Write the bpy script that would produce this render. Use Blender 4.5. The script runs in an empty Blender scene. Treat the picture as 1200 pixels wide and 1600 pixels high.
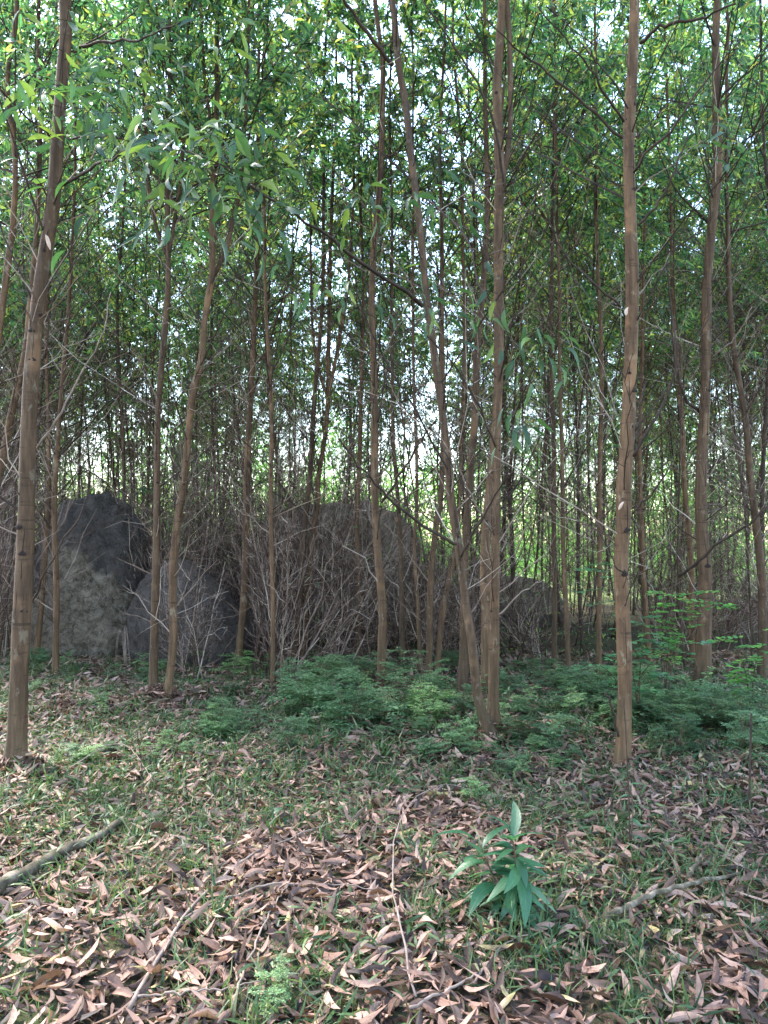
import bpy, math
import numpy as np

rng = np.random.default_rng(11)
PI = math.pi
scene = bpy.context.scene
col = scene.collection

# ------------------------------------------------------------------ camera
F = 1202.0            # focal length in pixels of the 1200 x 1600 photograph
CAM_H = 1.5
PITCH = math.atan(50.0 / F)
cam_data = bpy.data.cameras.new('camera')
cam_data.sensor_fit = 'HORIZONTAL'
cam_data.sensor_width = 36.0
cam_data.lens = 36.0 * F / 1200.0
cam_data.clip_start = 0.05
cam_data.clip_end = 2000.0
cam = bpy.data.objects.new('camera', cam_data)
cam.location = (0, 0, CAM_H)
cam.rotation_euler = (PI / 2 + PITCH, 0, 0)
col.objects.link(cam)
scene.camera = cam

# ------------------------------------------------------------------ world and sun
SUN_EL, SUN_AZ = math.radians(52), math.radians(-52)     # azimuth from +Y towards +X
world = bpy.data.worlds.new('World')
scene.world = world
world.use_nodes = True
wn = world.node_tree
bg = wn.nodes['Background']
sky = wn.nodes.new('ShaderNodeTexSky')
sky.sky_type = 'NISHITA'
sky.sun_disc = False
sky.sun_elevation = SUN_EL
sky.sun_rotation = SUN_AZ
sky.air_density = 1.3
sky.dust_density = 1.0
sky.ozone_density = 1.0
wn.links.new(sky.outputs[0], bg.inputs[0])
bg.inputs[1].default_value = 0.12
sl = bpy.data.lights.new('sun', 'SUN')
sl.energy = 1.5
sl.angle = math.radians(10)
sl.color = (1.0, 0.95, 0.87)
so = bpy.data.objects.new('sun', sl)
so.rotation_euler = (PI / 2 - SUN_EL, 0, PI - SUN_AZ)
so.location = (0, 0, 30)
col.objects.link(so)

scene.view_settings.view_transform = 'Standard'
scene.view_settings.look = 'None'
scene.view_settings.gamma = 1.0
scene.view_settings.use_curve_mapping = False
scene.view_settings.exposure = 3.36
scene.render.engine = 'CYCLES'
scene.cycles.max_bounces = 7
scene.cycles.diffuse_bounces = 4
scene.cycles.transmission_bounces = 4
scene.cycles.glossy_bounces = 2
scene.cycles.caustics_reflective = False
scene.cycles.caustics_refractive = False

# ------------------------------------------------------------------ geometry helpers
def unit(v):
    return v / np.maximum(np.linalg.norm(v, axis=-1, keepdims=True), 1e-9)

def P(px, py, d):
    """the point at forward distance d that the photograph shows at pixel (px, py)"""
    u = (px - 600) / F; v = (800 - py) / F
    y = math.cos(PITCH) - v * math.sin(PITCH)
    z = math.sin(PITCH) + v * math.cos(PITCH)
    s = d / y
    return np.array([u * s, d, CAM_H + z * s])

def gz(x, y):
    x = np.asarray(x, float); y = np.asarray(y, float)
    h = 0.030 * np.sin(1.1 * x + 0.7 * y + 0.5) + 0.022 * np.sin(2.3 * y - 1.4 * x) + 0.012 * np.sin(4.1 * x + 1.9) * np.sin(3.3 * y)
    far = np.clip((y - 14) / 20, 0, 1)
    return h - 0.5 * far

def ground_at(px, py):
    v = (800 - py) / F
    y = math.cos(PITCH) - v * math.sin(PITCH)
    z = math.sin(PITCH) + v * math.cos(PITCH)
    s = -CAM_H / z
    for _ in range(4):
        s = -(CAM_H - float(gz((px - 600) / F * s, y * s))) / z
    return np.array([(px - 600) / F * s, y * s, CAM_H + z * s])

class Acc:
    """collects vertices and faces for one mesh"""
    def __init__(self):
        self.v = []; self.q = []; self.t = []; self.n = 0; self.uv = []
    def add(self, V, Q=None, T=None):
        V = np.asarray(V, float).reshape(-1, 3)
        if Q is not None and len(Q): self.q.append(np.asarray(Q, np.int64).reshape(-1, 4) + self.n)
        if T is not None and len(T): self.t.append(np.asarray(T, np.int64).reshape(-1, 3) + self.n)
        self.v.append(V); self.n += len(V)
    def many(self, tv, tq, tt, R, t, s):
        """a template placed len(t) times: R (N,3,3) columns are the axes, s (N,) or (N,3)"""
        tv = np.asarray(tv, float); N = len(t)
        s = np.asarray(s, float)
        if s.ndim == 1: s = np.repeat(s[:, None], 3, 1)
        X = tv[None] * s[:, None, :]
        V = np.einsum('nij,nkj->nki', R, X) + t[:, None, :]
        off = (np.arange(N) * len(tv))[:, None, None]
        Q = (np.asarray(tq)[None] + off).reshape(-1, 4) if len(tq) else None
        T = (np.asarray(tt)[None] + off).reshape(-1, 3) if len(tt) else None
        self.add(V.reshape(-1, 3), Q, T)
    def tube(self, pts, rad, sides=6, cap=True, wob=0.0):
        pts = np.asarray(pts, float); n = len(pts)
        rad = np.broadcast_to(np.asarray(rad, float), (n,))
        tg = np.empty_like(pts)
        tg[1:-1] = pts[2:] - pts[:-2]; tg[0] = pts[1] - pts[0]; tg[-1] = pts[-1] - pts[-2]
        tg = unit(tg)
        m = np.abs(tg.mean(0)); ref = np.eye(3)[int(np.argmin(m))]
        u = unit(np.cross(tg, ref)); w = np.cross(tg, u)
        a = np.arange(sides) * 2 * PI / sides
        r = rad[:, None] * np.ones((1, sides))
        if wob: r = r * (1 + wob * rng.standard_normal((n, sides)))
        V = pts[:, None] + r[..., None] * (np.cos(a)[None, :, None] * u[:, None] + np.sin(a)[None, :, None] * w[:, None])
        i = np.arange(n - 1)[:, None] * sides; j = np.arange(sides)[None]
        k = (j + 1) % sides
        Q = np.stack([i + j, i + k, i + sides + k, i + sides + j], -1).reshape(-1, 4)
        V = V.reshape(-1, 3)
        T = None
        if cap:
            V = np.vstack([V, pts[:1], pts[-1:]])
            c0, c1 = n * sides, n * sides + 1
            e = (n - 1) * sides
            T = [[c0, int(k[0, q]), q] for q in range(sides)] + [[c1, e + q, e + int(k[0, q])] for q in range(sides)]
        self.add(V, Q, T)
    def mesh(self, name, mat, smooth=False):
        V = np.vstack(self.v).astype(np.float32)
        Q = np.vstack(self.q) if self.q else np.zeros((0, 4), np.int64)
        T = np.vstack(self.t) if self.t else np.zeros((0, 3), np.int64)
        me = bpy.data.meshes.new(name)
        me.vertices.add(len(V)); me.vertices.foreach_set('co', V.ravel())
        me.loops.add(Q.size + T.size)
        me.loops.foreach_set('vertex_index', np.concatenate([Q.ravel(), T.ravel()]).astype(np.int32))
        me.polygons.add(len(Q) + len(T))
        st = np.concatenate([np.arange(len(Q)) * 4, Q.size + np.arange(len(T)) * 3]).astype(np.int32)
        me.polygons.foreach_set('loop_start', st)
        me.polygons.foreach_set('use_smooth', np.full(len(st), smooth))
        me.update(calc_edges=True)
        if self.uv:
            U = np.vstack(self.uv).astype(np.float32)
            if len(U) == len(V):
                for nm, c in (('across', 0), ('along', 1)):
                    at = me.attributes.new(nm, 'FLOAT', 'POINT'); at.data.foreach_set('value', np.ascontiguousarray(U[:, c]))
        me.materials.append(mat)
        return me

def link(name, me, parent=None, loc=(0, 0, 0), kind=None):
    o = bpy.data.objects.new(name, me)
    o.location = loc
    if parent is not None: o.parent = parent
    if kind: o['kind'] = kind
    col.objects.link(o)
    return o

def tag(o, label, cat, group=None):
    o['label'] = label; o['category'] = cat
    if group: o['group'] = group
    return o

def copy_thing(root, loc, rz, scale, tilt=(0, 0)):
    r = root.copy(); col.objects.link(r)
    r.location = loc; r.rotation_euler = (tilt[0], tilt[1], rz); r.scale = scale if isinstance(scale, tuple) else (scale,) * 3
    for ch in root.children:
        c = ch.copy(); col.objects.link(c); c.parent = r
        for g in ch.children:
            d = g.copy(); col.objects.link(d); d.parent = c
    return r

def smooth_path(pts, n):
    """Catmull-Rom through pts, n samples"""
    p = np.asarray(pts, float)
    if len(p) < 3:
        t = np.linspace(0, 1, n)[:, None]
        return p[0] * (1 - t) + p[-1] * t
    e = np.vstack([2 * p[0] - p[1], p, 2 * p[-1] - p[-2]])
    seg = np.linalg.norm(np.diff(p[:, :3], axis=0), axis=1); cum = np.concatenate([[0], np.cumsum(seg)])
    s = np.linspace(0, cum[-1], n)
    i = np.clip(np.searchsorted(cum, s, 'right') - 1, 0, len(p) - 2)
    t = ((s - cum[i]) / np.maximum(seg[i], 1e-9))[:, None]
    a, b, c, d = e[i], e[i + 1], e[i + 2], e[i + 3]
    return 0.5 * (2 * b + (c - a) * t + (2 * a - 5 * b + 4 * c - d) * t ** 2 + (3 * b - a - 3 * c + d) * t ** 3)

def frames(dirs, roll=None, up=(0, 0, 1)):
    """rotation matrices whose second axis (leaf length) is dirs; third axis near up"""
    y = unit(np.asarray(dirs, float)); N = len(y)
    upv = np.tile(np.asarray(up, float), (N, 1)) + 0.05 * rng.standard_normal((N, 3))
    x = unit(np.cross(y, upv)); z = np.cross(x, y)
    if roll is not None:
        c, s = np.cos(roll)[:, None], np.sin(roll)[:, None]
        x, z = x * c + z * s, z * c - x * s
    return np.stack([x, y, z], -1)

# ------------------------------------------------------------------ leaf templates (length 1 along +Y)
def leaf_low(width=0.2, sick=0.10, droop=0.18):
    s = [0, 0.33, 0.7, 1.0]; w = [0, 0.5, 0.42, 0]
    V = []
    for si, wi in zip(s, w):
        cx = sick * math.sin(PI * si); z = -droop * si ** 2
        if wi == 0: V.append((cx, si, z))
        else: V += [(cx - wi * width, si, z + 0.02), (cx + wi * width, si, z + 0.02)]
    return np.array(V), [[1, 2, 4, 3]], [[0, 2, 1], [3, 4, 5]]

def leaf_uv(n):
    return np.array([(a, s) for s in np.linspace(0, 1, n) for a in (-1, 0, 1)] + [(0, 0)] * 4)

def leaf_high(width=0.2, sick=0.10, droop=0.25, fold=0.35, curl=0.0, n=7, petiole=0.05):
    V = []; Q = []; T = []
    ss = np.linspace(0, 1, n)
    prof = np.sin(PI * ss ** 0.85) ** 0.85
    prof[0] = 0.04; prof[-1] = 0.0
    for k, s in enumerate(ss):
        cx = sick * math.sin(PI * s); z = -droop * s * s
        w = prof[k] * width * 0.5
        f = fold * w + curl * w * math.sin(PI * s)
        V += [(cx - w, s + petiole, z + f), (cx, s + petiole, z), (cx + w, s + petiole, z + f * (0.7 + 0.6 * math.sin(5 * s)))]
    for k in range(n - 1):
        a = 3 * k; Q += [[a, a + 1, a + 4, a + 3], [a + 1, a + 2, a + 5, a + 4]]
    m = len(V); V += [(-0.006, 0, 0.0), (0.006, 0, 0.0), (0.006, petiole + 0.01, 0.004), (-0.006, petiole + 0.01, 0.004)]
    Q += [[m, m + 1, m + 2, m + 3]]
    return np.array(V), Q, T

# ------------------------------------------------------------------ materials
def new_mat(name):
    m = bpy.data.materials.new(name); m.use_nodes = True
    nt = m.node_tree; b = nt.nodes['Principled BSDF']
    b.inputs['Specular IOR Level'].default_value = 0.35
    return m, nt, b

def ramp(nt, stops, src=None, interp='LINEAR'):
    r = nt.nodes.new('ShaderNodeValToRGB'); r.color_ramp.interpolation = interp
    e = r.color_ramp.elements
    while len(e) < len(stops): e.new(0.5)
    for k, (p, c) in enumerate(stops):
        e[k].position = p; e[k].color = (*c, 1)
    if src is not None: nt.links.new(src, r.inputs[0])
    return r

def noise(nt, scale, detail=4, rough=0.55, vec=None, dist=0.0):
    n = nt.nodes.new('ShaderNodeTexNoise')
    n.inputs['Scale'].default_value = scale; n.inputs['Detail'].default_value = detail
    n.inputs['Roughness'].default_value = rough; n.inputs['Distortion'].default_value = dist
    if vec is not None: nt.links.new(vec, n.inputs['Vector'])
    return n

def mathn(nt, op, a, b=0.0):
    n = nt.nodes.new('ShaderNodeMath'); n.operation = op
    for i, x in enumerate((a, b)):
        if isinstance(x, (int, float)): n.inputs[i].default_value = x
        else: nt.links.new(x, n.inputs[i])
    return n.outputs[0]

def coords(nt, scale=(1, 1, 1), which='Object'):
    tc = nt.nodes.new('ShaderNodeTexCoord'); mp = nt.nodes.new('ShaderNodeMapping')
    mp.inputs['Scale'].default_value = scale
    nt.links.new(tc.outputs[which], mp.inputs[0])
    return mp.outputs[0]

def world_coords(nt, scale=(1, 1, 1)):
    g = nt.nodes.new('ShaderNodeNewGeometry'); mp = nt.nodes.new('ShaderNodeMapping')
    mp.inputs['Scale'].default_value = scale
    nt.links.new(g.outputs['Position'], mp.inputs[0])
    return mp.outputs[0]

def island_value(nt):
    g = nt.nodes.new('ShaderNodeNewGeometry'); oi = nt.nodes.new('ShaderNodeObjectInfo')
    return mathn(nt, 'FRACT', mathn(nt, 'ADD', g.outputs['Random Per Island'], oi.outputs['Random']))

def mixc(nt, fac, a, b, mode='MIX'):
    n = nt.nodes.new('ShaderNodeMix'); n.data_type = 'RGBA'; n.blend_type = mode
    if isinstance(fac, float): n.inputs[0].default_value = fac
    else: nt.links.new(fac, n.inputs[0])
    for i, x in ((6, a), (7, b)):
        if isinstance(x, tuple): n.inputs[i].default_value = (*x, 1)
        else: nt.links.new(x, n.inputs[i])
    return n.outputs[2]

def bump(nt, b, h, strength, dist=0.01):
    n = nt.nodes.new('ShaderNodeBump'); n.inputs['Strength'].default_value = strength
    n.inputs['Distance'].default_value = dist
    nt.links.new(h, n.inputs['Height']); nt.links.new(n.outputs[0], b.inputs['Normal'])

def leaf_mat(name, stops, trans_stops, amount=0.45, rough=0.45, spec=0.4, veins=None, objvar=0.0, spots=0.0):
    m, nt, b = new_mat(name)
    v = island_value(nt)
    nz = noise(nt, 9.0, 2, vec=world_coords(nt))
    v2 = mathn(nt, 'FRACT', mathn(nt, 'ADD', v, mathn(nt, 'MULTIPLY', nz.outputs['Fac'], 0.12)))
    r = ramp(nt, stops, v2); t = ramp(nt, trans_stops, v2)
    rc, tc = r.outputs[0], t.outputs[0]
    if objvar:
        oi = nt.nodes.new('ShaderNodeObjectInfo')
        k = ramp(nt, [(0.0, (1 - objvar, 1 - objvar, 1 - objvar)), (0.6, (1, 1, 1)), (1.0, (1 + objvar * 1.4, 1 + objvar, 1 + objvar * .5))], oi.outputs['Random'])
        rc = mixc(nt, 1.0, rc, k.outputs[0], 'MULTIPLY'); tc = mixc(nt, 1.0, tc, k.outputs[0], 'MULTIPLY')
    if veins:
        ac = nt.nodes.new('ShaderNodeAttribute'); ac.attribute_name = 'across'
        al = nt.nodes.new('ShaderNodeAttribute'); al.attribute_name = 'along'
        aa = mathn(nt, 'ABSOLUTE', ac.outputs['Fac'])
        rib = ramp(nt, [(0.0, (1, 1, 1)), (0.10, (0, 0, 0))], aa).outputs[0]
        if veins == 'pinnate':
            ph = mathn(nt, 'SUBTRACT', mathn(nt, 'MULTIPLY', al.outputs['Fac'], 62.0), mathn(nt, 'MULTIPLY', aa, 9.0))
        else:
            ph = mathn(nt, 'MULTIPLY', ac.outputs['Fac'], 13.0)
        lines = ramp(nt, [(0.86, (0, 0, 0)), (1.0, (1, 1, 1))], mathn(nt, 'SINE', ph)).outputs[0]
        f = mathn(nt, 'MINIMUM', mathn(nt, 'ADD', mathn(nt, 'MULTIPLY', rib, .7), mathn(nt, 'MULTIPLY', lines, .35)), 1.0)
        lighter = mixc(nt, 1.0, rc, (1.9, 1.75, 1.5), 'MULTIPLY')
        rc = mixc(nt, f, rc, lighter)
        bp = nt.nodes.new('ShaderNodeBump'); bp.inputs['Strength'].default_value = .5; bp.inputs['Distance'].default_value = .002
        nt.links.new(mathn(nt, 'MULTIPLY', f, -1.0), bp.inputs['Height']); nt.links.new(bp.outputs[0], b.inputs['Normal'])
    if spots:
        sn = noise(nt, 70.0, 4, 0.65, vec=world_coords(nt)); big = noise(nt, 14.0, 3, 0.6, vec=world_coords(nt))
        sf = ramp(nt, [(0.52, (0, 0, 0)), (0.70, (1, 1, 1))], sn.outputs['Fac']).outputs[0]
        rc = mixc(nt, mathn(nt, 'MULTIPLY', sf, spots), rc, mixc(nt, 1.0, rc, (.35, .30, .26), 'MULTIPLY'))
        bf = ramp(nt, [(0.5, (0, 0, 0)), (0.65, (1, 1, 1))], big.outputs['Fac']).outputs[0]
        rc = mixc(nt, mathn(nt, 'MULTIPLY', bf, spots * .8), rc, mixc(nt, 1.0, rc, (.55, .50, .46), 'MULTIPLY'))
    nt.links.new(rc, b.inputs['Base Color'])
    b.inputs['Roughness'].default_value = rough; b.inputs['Specular IOR Level'].default_value = spec
    tr = nt.nodes.new('ShaderNodeBsdfTranslucent'); nt.links.new(tc, tr.inputs[0])
    mx = nt.nodes.new('ShaderNodeMixShader'); mx.inputs[0].default_value = amount
    nt.links.new(b.outputs[0], mx.inputs[1]); nt.links.new(tr.outputs[0], mx.inputs[2])
    nt.links.new(mx.outputs[0], nt.nodes['Material Output'].inputs[0])
    return m

def bark_mat(name, dark, mid, light, moss=0.0, ring=1.0):
    m, nt, b = new_mat(name)
    c = coords(nt, (1, 1, 1))
    long_ = noise(nt, 7.0, 5, 0.65, coords(nt, (3.0, 3.0, 0.35)))
    fine = noise(nt, 60.0, 4, 0.6, coords(nt, (1.5, 1.5, 0.25)))
    rings = noise(nt, 9.0, 3, 0.6, coords(nt, (0.5, 0.5, 5.0)), 0.6)
    patch = noise(nt, 3.2, 4, 0.55, c)
    base = ramp(nt, [(0.30, dark), (0.52, mid), (0.72, light)], long_.outputs['Fac'])
    base = mixc(nt, mathn(nt, 'MULTIPLY', ramp(nt, [(0.35, (0, 0, 0)), (0.7, (1, 1, 1))], fine.outputs['Fac']).outputs[0], 0.35), base.outputs[0], tuple(0.55 * q for q in mid))
    rr = ramp(nt, [(0.30, (1, 1, 1)), (0.40, (0, 0, 0))], rings.outputs['Fac'])
    base = mixc(nt, mathn(nt, 'MULTIPLY', rr.outputs[0], 0.6 * ring), base, tuple(0.6 * q for q in dark))
    lc = ramp(nt, [(0.60, (0, 0, 0)), (0.64, (1, 1, 1))], noise(nt, 13.0, 5, 0.65, coords(nt, (1, 1, .5))).outputs['Fac'])
    base = mixc(nt, mathn(nt, 'MULTIPLY', lc.outputs[0], 0.45), base, (0.20, 0.165, 0.12))
    dk = ramp(nt, [(0.58, (0, 0, 0)), (0.68, (1, 1, 1))], noise(nt, 5.0, 5, 0.7, coords(nt, (1, 1, .4))).outputs['Fac'])
    base = mixc(nt, mathn(nt, 'MULTIPLY', dk.outputs[0], 0.55), base, tuple(0.55 * q for q in dark))
    pp = ramp(nt, [(0.56, (0, 0, 0)), (0.66, (1, 1, 1))], patch.outputs['Fac'])
    base = mixc(nt, mathn(nt, 'MULTIPLY', pp.outputs[0], 0.55), base, (light[0] * 1.25, light[1] * 1.1, light[2] * 0.95))
    if moss:
        g = nt.nodes.new('ShaderNodeNewGeometry'); sx = nt.nodes.new('ShaderNodeSeparateXYZ')
        nt.links.new(g.outputs['Position'], sx.inputs[0])
        low = mathn(nt, 'MAXIMUM', mathn(nt, 'SUBTRACT', 1.0, mathn(nt, 'MULTIPLY', sx.outputs[2], 1.2)), 0.0)
        mn = ramp(nt, [(0.42, (0, 0, 0)), (0.6, (1, 1, 1))], noise(nt, 12, 4, 0.6, c).outputs['Fac'])
        base = mixc(nt, mathn(nt, 'MULTIPLY', mathn(nt, 'MULTIPLY', mn.outputs[0], low), moss), base, (0.035, 0.045, 0.015))
    oi = nt.nodes.new('ShaderNodeObjectInfo')
    tone = ramp(nt, [(0.0, (0.72, 0.74, 0.78)), (0.5, (1.0, 0.98, 0.95)), (1.0, (1.30, 1.22, 1.12))], oi.outputs['Random'])
    base = mixc(nt, 1.0, base, tone.outputs[0], 'MULTIPLY')
    nt.links.new(base, b.inputs['Base Color'])
    b.inputs['Roughness'].default_value = 0.82; b.inputs['Specular IOR Level'].default_value = 0.2
    h = mathn(nt, 'ADD', mathn(nt, 'MULTIPLY', fine.outputs['Fac'], 0.6), mathn(nt, 'ADD', long_.outputs['Fac'], mathn(nt, 'MULTIPLY', rings.outputs['Fac'], 0.5)))
    bump(nt, b, h, 0.55, 0.012)
    return m

def plain(name, stops, scale=20, rough=0.85, spec=0.15, bumps=0.3, random=False):
    m, nt, b = new_mat(name)
    n = noise(nt, scale, 4, 0.6, coords(nt))
    f = n.outputs['Fac']
    if random:
        f = mathn(nt, 'ADD', mathn(nt, 'MULTIPLY', f, 0.4), mathn(nt, 'MULTIPLY', island_value(nt), 0.6))
    nt.links.new(ramp(nt, stops, f).outputs[0], b.inputs['Base Color'])
    b.inputs['Roughness'].default_value = rough; b.inputs['Specular IOR Level'].default_value = spec
    if bumps: bump(nt, b, n.outputs['Fac'], bumps, 0.006)
    return m

M = {}
M['canopy'] = leaf_mat('canopy_leaf',
    [(0.0, (0.016, 0.040, 0.028)), (0.4, (0.035, 0.080, 0.050)), (0.75, (0.070, 0.130, 0.075)), (0.93, (0.15, 0.20, 0.04)), (1.0, (0.20, 0.15, 0.05))],
    [(0.0, (0.03, 0.11, 0.04)), (0.35, (0.10, 0.30, 0.09)), (0.72, (0.32, 0.60, 0.14)), (0.92, (0.60, 0.70, 0.10)), (1.0, (0.45, 0.34, 0.10))], 0.52, .38, .5)
M['near_leaf'] = leaf_mat('near_leaf',
    [(0.0, (0.018, 0.040, 0.022)), (0.5, (0.035, 0.070, 0.035)), (0.9, (0.06, 0.11, 0.04)), (1.0, (0.12, 0.15, 0.04))],
    [(0.0, (0.04, 0.12, 0.03)), (0.6, (0.08, 0.20, 0.04)), (1.0, (0.26, 0.38, 0.05))], 0.34, 0.45, 0.35, 'along')
M['seedling'] = leaf_mat('seedling_leaf',
    [(0.0, (0.02, 0.075, 0.035)), (0.6, (0.03, 0.10, 0.045)), (1.0, (0.055, 0.14, 0.055))],
    [(0.0, (0.06, 0.22, 0.07)), (1.0, (0.12, 0.32, 0.09))], 0.32, 0.42, 0.45, 'pinnate', 0, .35)
M['fern'] = leaf_mat('feathery_leaf',
    [(0.0, (0.020, 0.055, 0.030)), (0.45, (0.085, 0.160, 0.070)), (0.85, (0.17, 0.27, 0.12)), (1.0, (0.24, 0.31, 0.12))],
    [(0.0, (0.08, 0.24, 0.09)), (1.0, (0.18, 0.36, 0.12))], 0.35, 0.5, 0.3, None, .45)
M['bright'] = leaf_mat('bright_shrub_leaf',
    [(0.0, (0.07, 0.20, 0.06)), (1.0, (0.13, 0.30, 0.08))],
    [(0.0, (0.18, 0.46, 0.08)), (1.0, (0.42, 0.70, 0.14))], 0.55, 0.5, 0.3)
M['grass'] = leaf_mat('grass_blade',
    [(0.0, (0.016, 0.038, 0.014)), (0.5, (0.045, 0.088, 0.032)), (0.85, (0.09, 0.13, 0.045)), (1.0, (0.24, 0.20, 0.12))],
    [(0.0, (0.07, 0.16, 0.04)), (1.0, (0.20, 0.26, 0.08))], 0.30, 0.5, 0.3)
M['litter'] = leaf_mat('dry_leaf',
    [(0.0, (0.018, 0.011, 0.009)), (0.32, (0.085, 0.046, 0.032)), (0.5, (0.185, 0.102, 0.073)), (0.80, (0.30, 0.178, 0.132)), (0.96, (0.36, 0.235, 0.18)), (0.985, (0.32, 0.26, 0.10)), (1.0, (0.10, 0.06, 0.04))],
    [(0.0, (0.10, 0.05, 0.03)), (1.0, (0.35, 0.22, 0.12))], 0.15, 0.6, 0.3, 'along', 0, .7)
M['bark'] = bark_mat('acacia_bark', (0.036, 0.021, 0.013), (0.092, 0.054, 0.031), (0.160, 0.099, 0.060), 0.3)
M['bark_far'] = bark_mat('young_acacia_bark', (0.032, 0.020, 0.014), (0.060, 0.038, 0.026), (0.10, 0.066, 0.046), 0.3)
M['twig'] = plain('twig_bark', [(0.2, (0.03, 0.018, 0.013)), (0.45, (0.07, 0.043, 0.033)), (0.68, (0.20, 0.14, 0.11)), (0.88, (0.46, 0.38, 0.32))], 6, random=True)
M['dark_branch'] = plain('branch_bark', [(0.3, (0.022, 0.015, 0.012)), (0.7, (0.065, 0.043, 0.033))], 14)
M['pale_branch'] = plain('pale_dead_branch', [(0.3, (0.11, 0.078, 0.062)), (0.7, (0.27, 0.205, 0.17))], 14)
M['scar'] = plain('branch_scar', [(0.3, (0.012, 0.009, 0.008)), (0.7, (0.035, 0.022, 0.018))], 40)
M['peel'] = plain('peeled_bark', [(0.3, (0.42, 0.27, 0.20)), (0.7, (0.60, 0.44, 0.35))], 30)
M['log'] = plain('mossy_log', [(0.35, (0.030, 0.024, 0.015)), (0.52, (0.085, 0.068, 0.045)), (0.68, (0.20, 0.165, 0.125))], 14, bumps=0.8)
M['stem'] = plain('plant_stem', [(0.3, (0.05, 0.035, 0.025)), (0.7, (0.10, 0.08, 0.05))], 20)

def ground_material():
    m, nt, b = new_mat('forest_soil')
    c = world_coords(nt)
    a = noise(nt, 1.3, 6, 0.6, c); f = noise(nt, 28, 6, 0.7, c); g = noise(nt, 0.35, 4, 0.5, c)
    s = ramp(nt, [(0.3, (0.020, 0.013, 0.010)), (0.55, (0.055, 0.036, 0.026)), (0.75, (0.13, 0.085, 0.062))], f.outputs['Fac'])
    k = ramp(nt, [(0.45, (0, 0, 0)), (0.62, (1, 1, 1))], a.outputs['Fac'])
    x = mixc(nt, mathn(nt, 'MULTIPLY', k.outputs[0], 0.6), s.outputs[0], (0.06, 0.085, 0.03))
    sx = nt.nodes.new('ShaderNodeSeparateXYZ'); nt.links.new(c, sx.inputs[0])
    far = mathn(nt, 'MINIMUM', mathn(nt, 'MAXIMUM', mathn(nt, 'MULTIPLY', mathn(nt, 'SUBTRACT', sx.outputs[1], 20.0), 0.15), 0.0), 1.0)
    grassy = ramp(nt, [(0.3, (0.10, 0.14, 0.045)), (0.7, (0.19, 0.21, 0.08))], mathn(nt, 'ADD', mathn(nt, 'MULTIPLY', f.outputs['Fac'], 0.5), mathn(nt, 'MULTIPLY', g.outputs['Fac'], 0.5)))
    x = mixc(nt, far, x, grassy.outputs[0])
    nt.links.new(x, b.inputs['Base Color'])
    b.inputs['Roughness'].default_value = 0.95; b.inputs['Specular IOR Level'].default_value = 0.1
    bump(nt, b, f.outputs['Fac'], 0.9, 0.03)
    return m
M['ground'] = ground_material()

def rock_material():
    m, nt, b = new_mat('weathered_boulder')
    c = coords(nt)
    big = noise(nt, 1.4, 5, 0.6, c, 0.3); mid = noise(nt, 8, 12, 0.85, c, 0.4); fine = noise(nt, 45, 5, 0.7, c)
    dark = ramp(nt, [(0.34, (0.035, 0.028, 0.025)), (0.66, (0.17, 0.138, 0.122))], mid.outputs['Fac'])
    light = ramp(nt, [(0.36, (0.030, 0.022, 0.016)), (0.46, (0.19, 0.15, 0.11)), (0.64, (0.46, 0.38, 0.30))], mid.outputs['Fac'])
    # pale lichen grows on one broad face of the stone, seen in its own coordinates
    sx = nt.nodes.new('ShaderNodeSeparateXYZ'); nt.links.new(c, sx.inputs[0])
    at = nt.nodes.new('ShaderNodeAttribute'); at.attribute_name = 'lichen'
    k = mathn(nt, 'ADD', at.outputs['Fac'], mathn(nt, 'MULTIPLY', mathn(nt, 'SUBTRACT', big.outputs['Fac'], 0.5), 1.1))
    kk = ramp(nt, [(0.40, (0, 0, 0)), (0.50, (1, 1, 1))], k)
    x = mixc(nt, kk.outputs[0], dark.outputs[0], light.outputs[0])
    fs = ramp(nt, [(0.55, (0, 0, 0)), (0.75, (1, 1, 1))], fine.outputs['Fac'])
    x = mixc(nt, mathn(nt, 'MULTIPLY', fs.outputs[0], 0.45), x, (0.34, 0.29, 0.25))
    vo = nt.nodes.new('ShaderNodeTexVoronoi'); vo.feature = 'DISTANCE_TO_EDGE'; vo.inputs['Scale'].default_value = 1.7
    dn = nt.nodes.new('ShaderNodeVectorMath'); dn.operation = 'ADD'; nt.links.new(c, dn.inputs[0])
    nv = noise(nt, 4, 4, .6, c); nt.links.new(nv.outputs['Color'], dn.inputs[1]); nt.links.new(dn.outputs[0], vo.inputs['Vector'])
    ck = ramp(nt, [(0.0, (1, 1, 1)), (0.022, (0, 0, 0))], vo.outputs['Distance'])
    x = mixc(nt, mathn(nt, 'MULTIPLY', ck.outputs[0], 0.7), x, (0.014, 0.011, 0.009))
    nt.links.new(x, b.inputs['Base Color'])
    b.inputs['Roughness'].default_value = 0.92; b.inputs['Specular IOR Level'].default_value = 0.15
    h = mathn(nt, 'ADD', mathn(nt, 'MULTIPLY', mid.outputs['Fac'], 1.5), mathn(nt, 'MULTIPLY', fine.outputs['Fac'], 0.4))
    bump(nt, b, h, 1.0, 0.09)
    return m
M['rock'] = rock_material()

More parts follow.
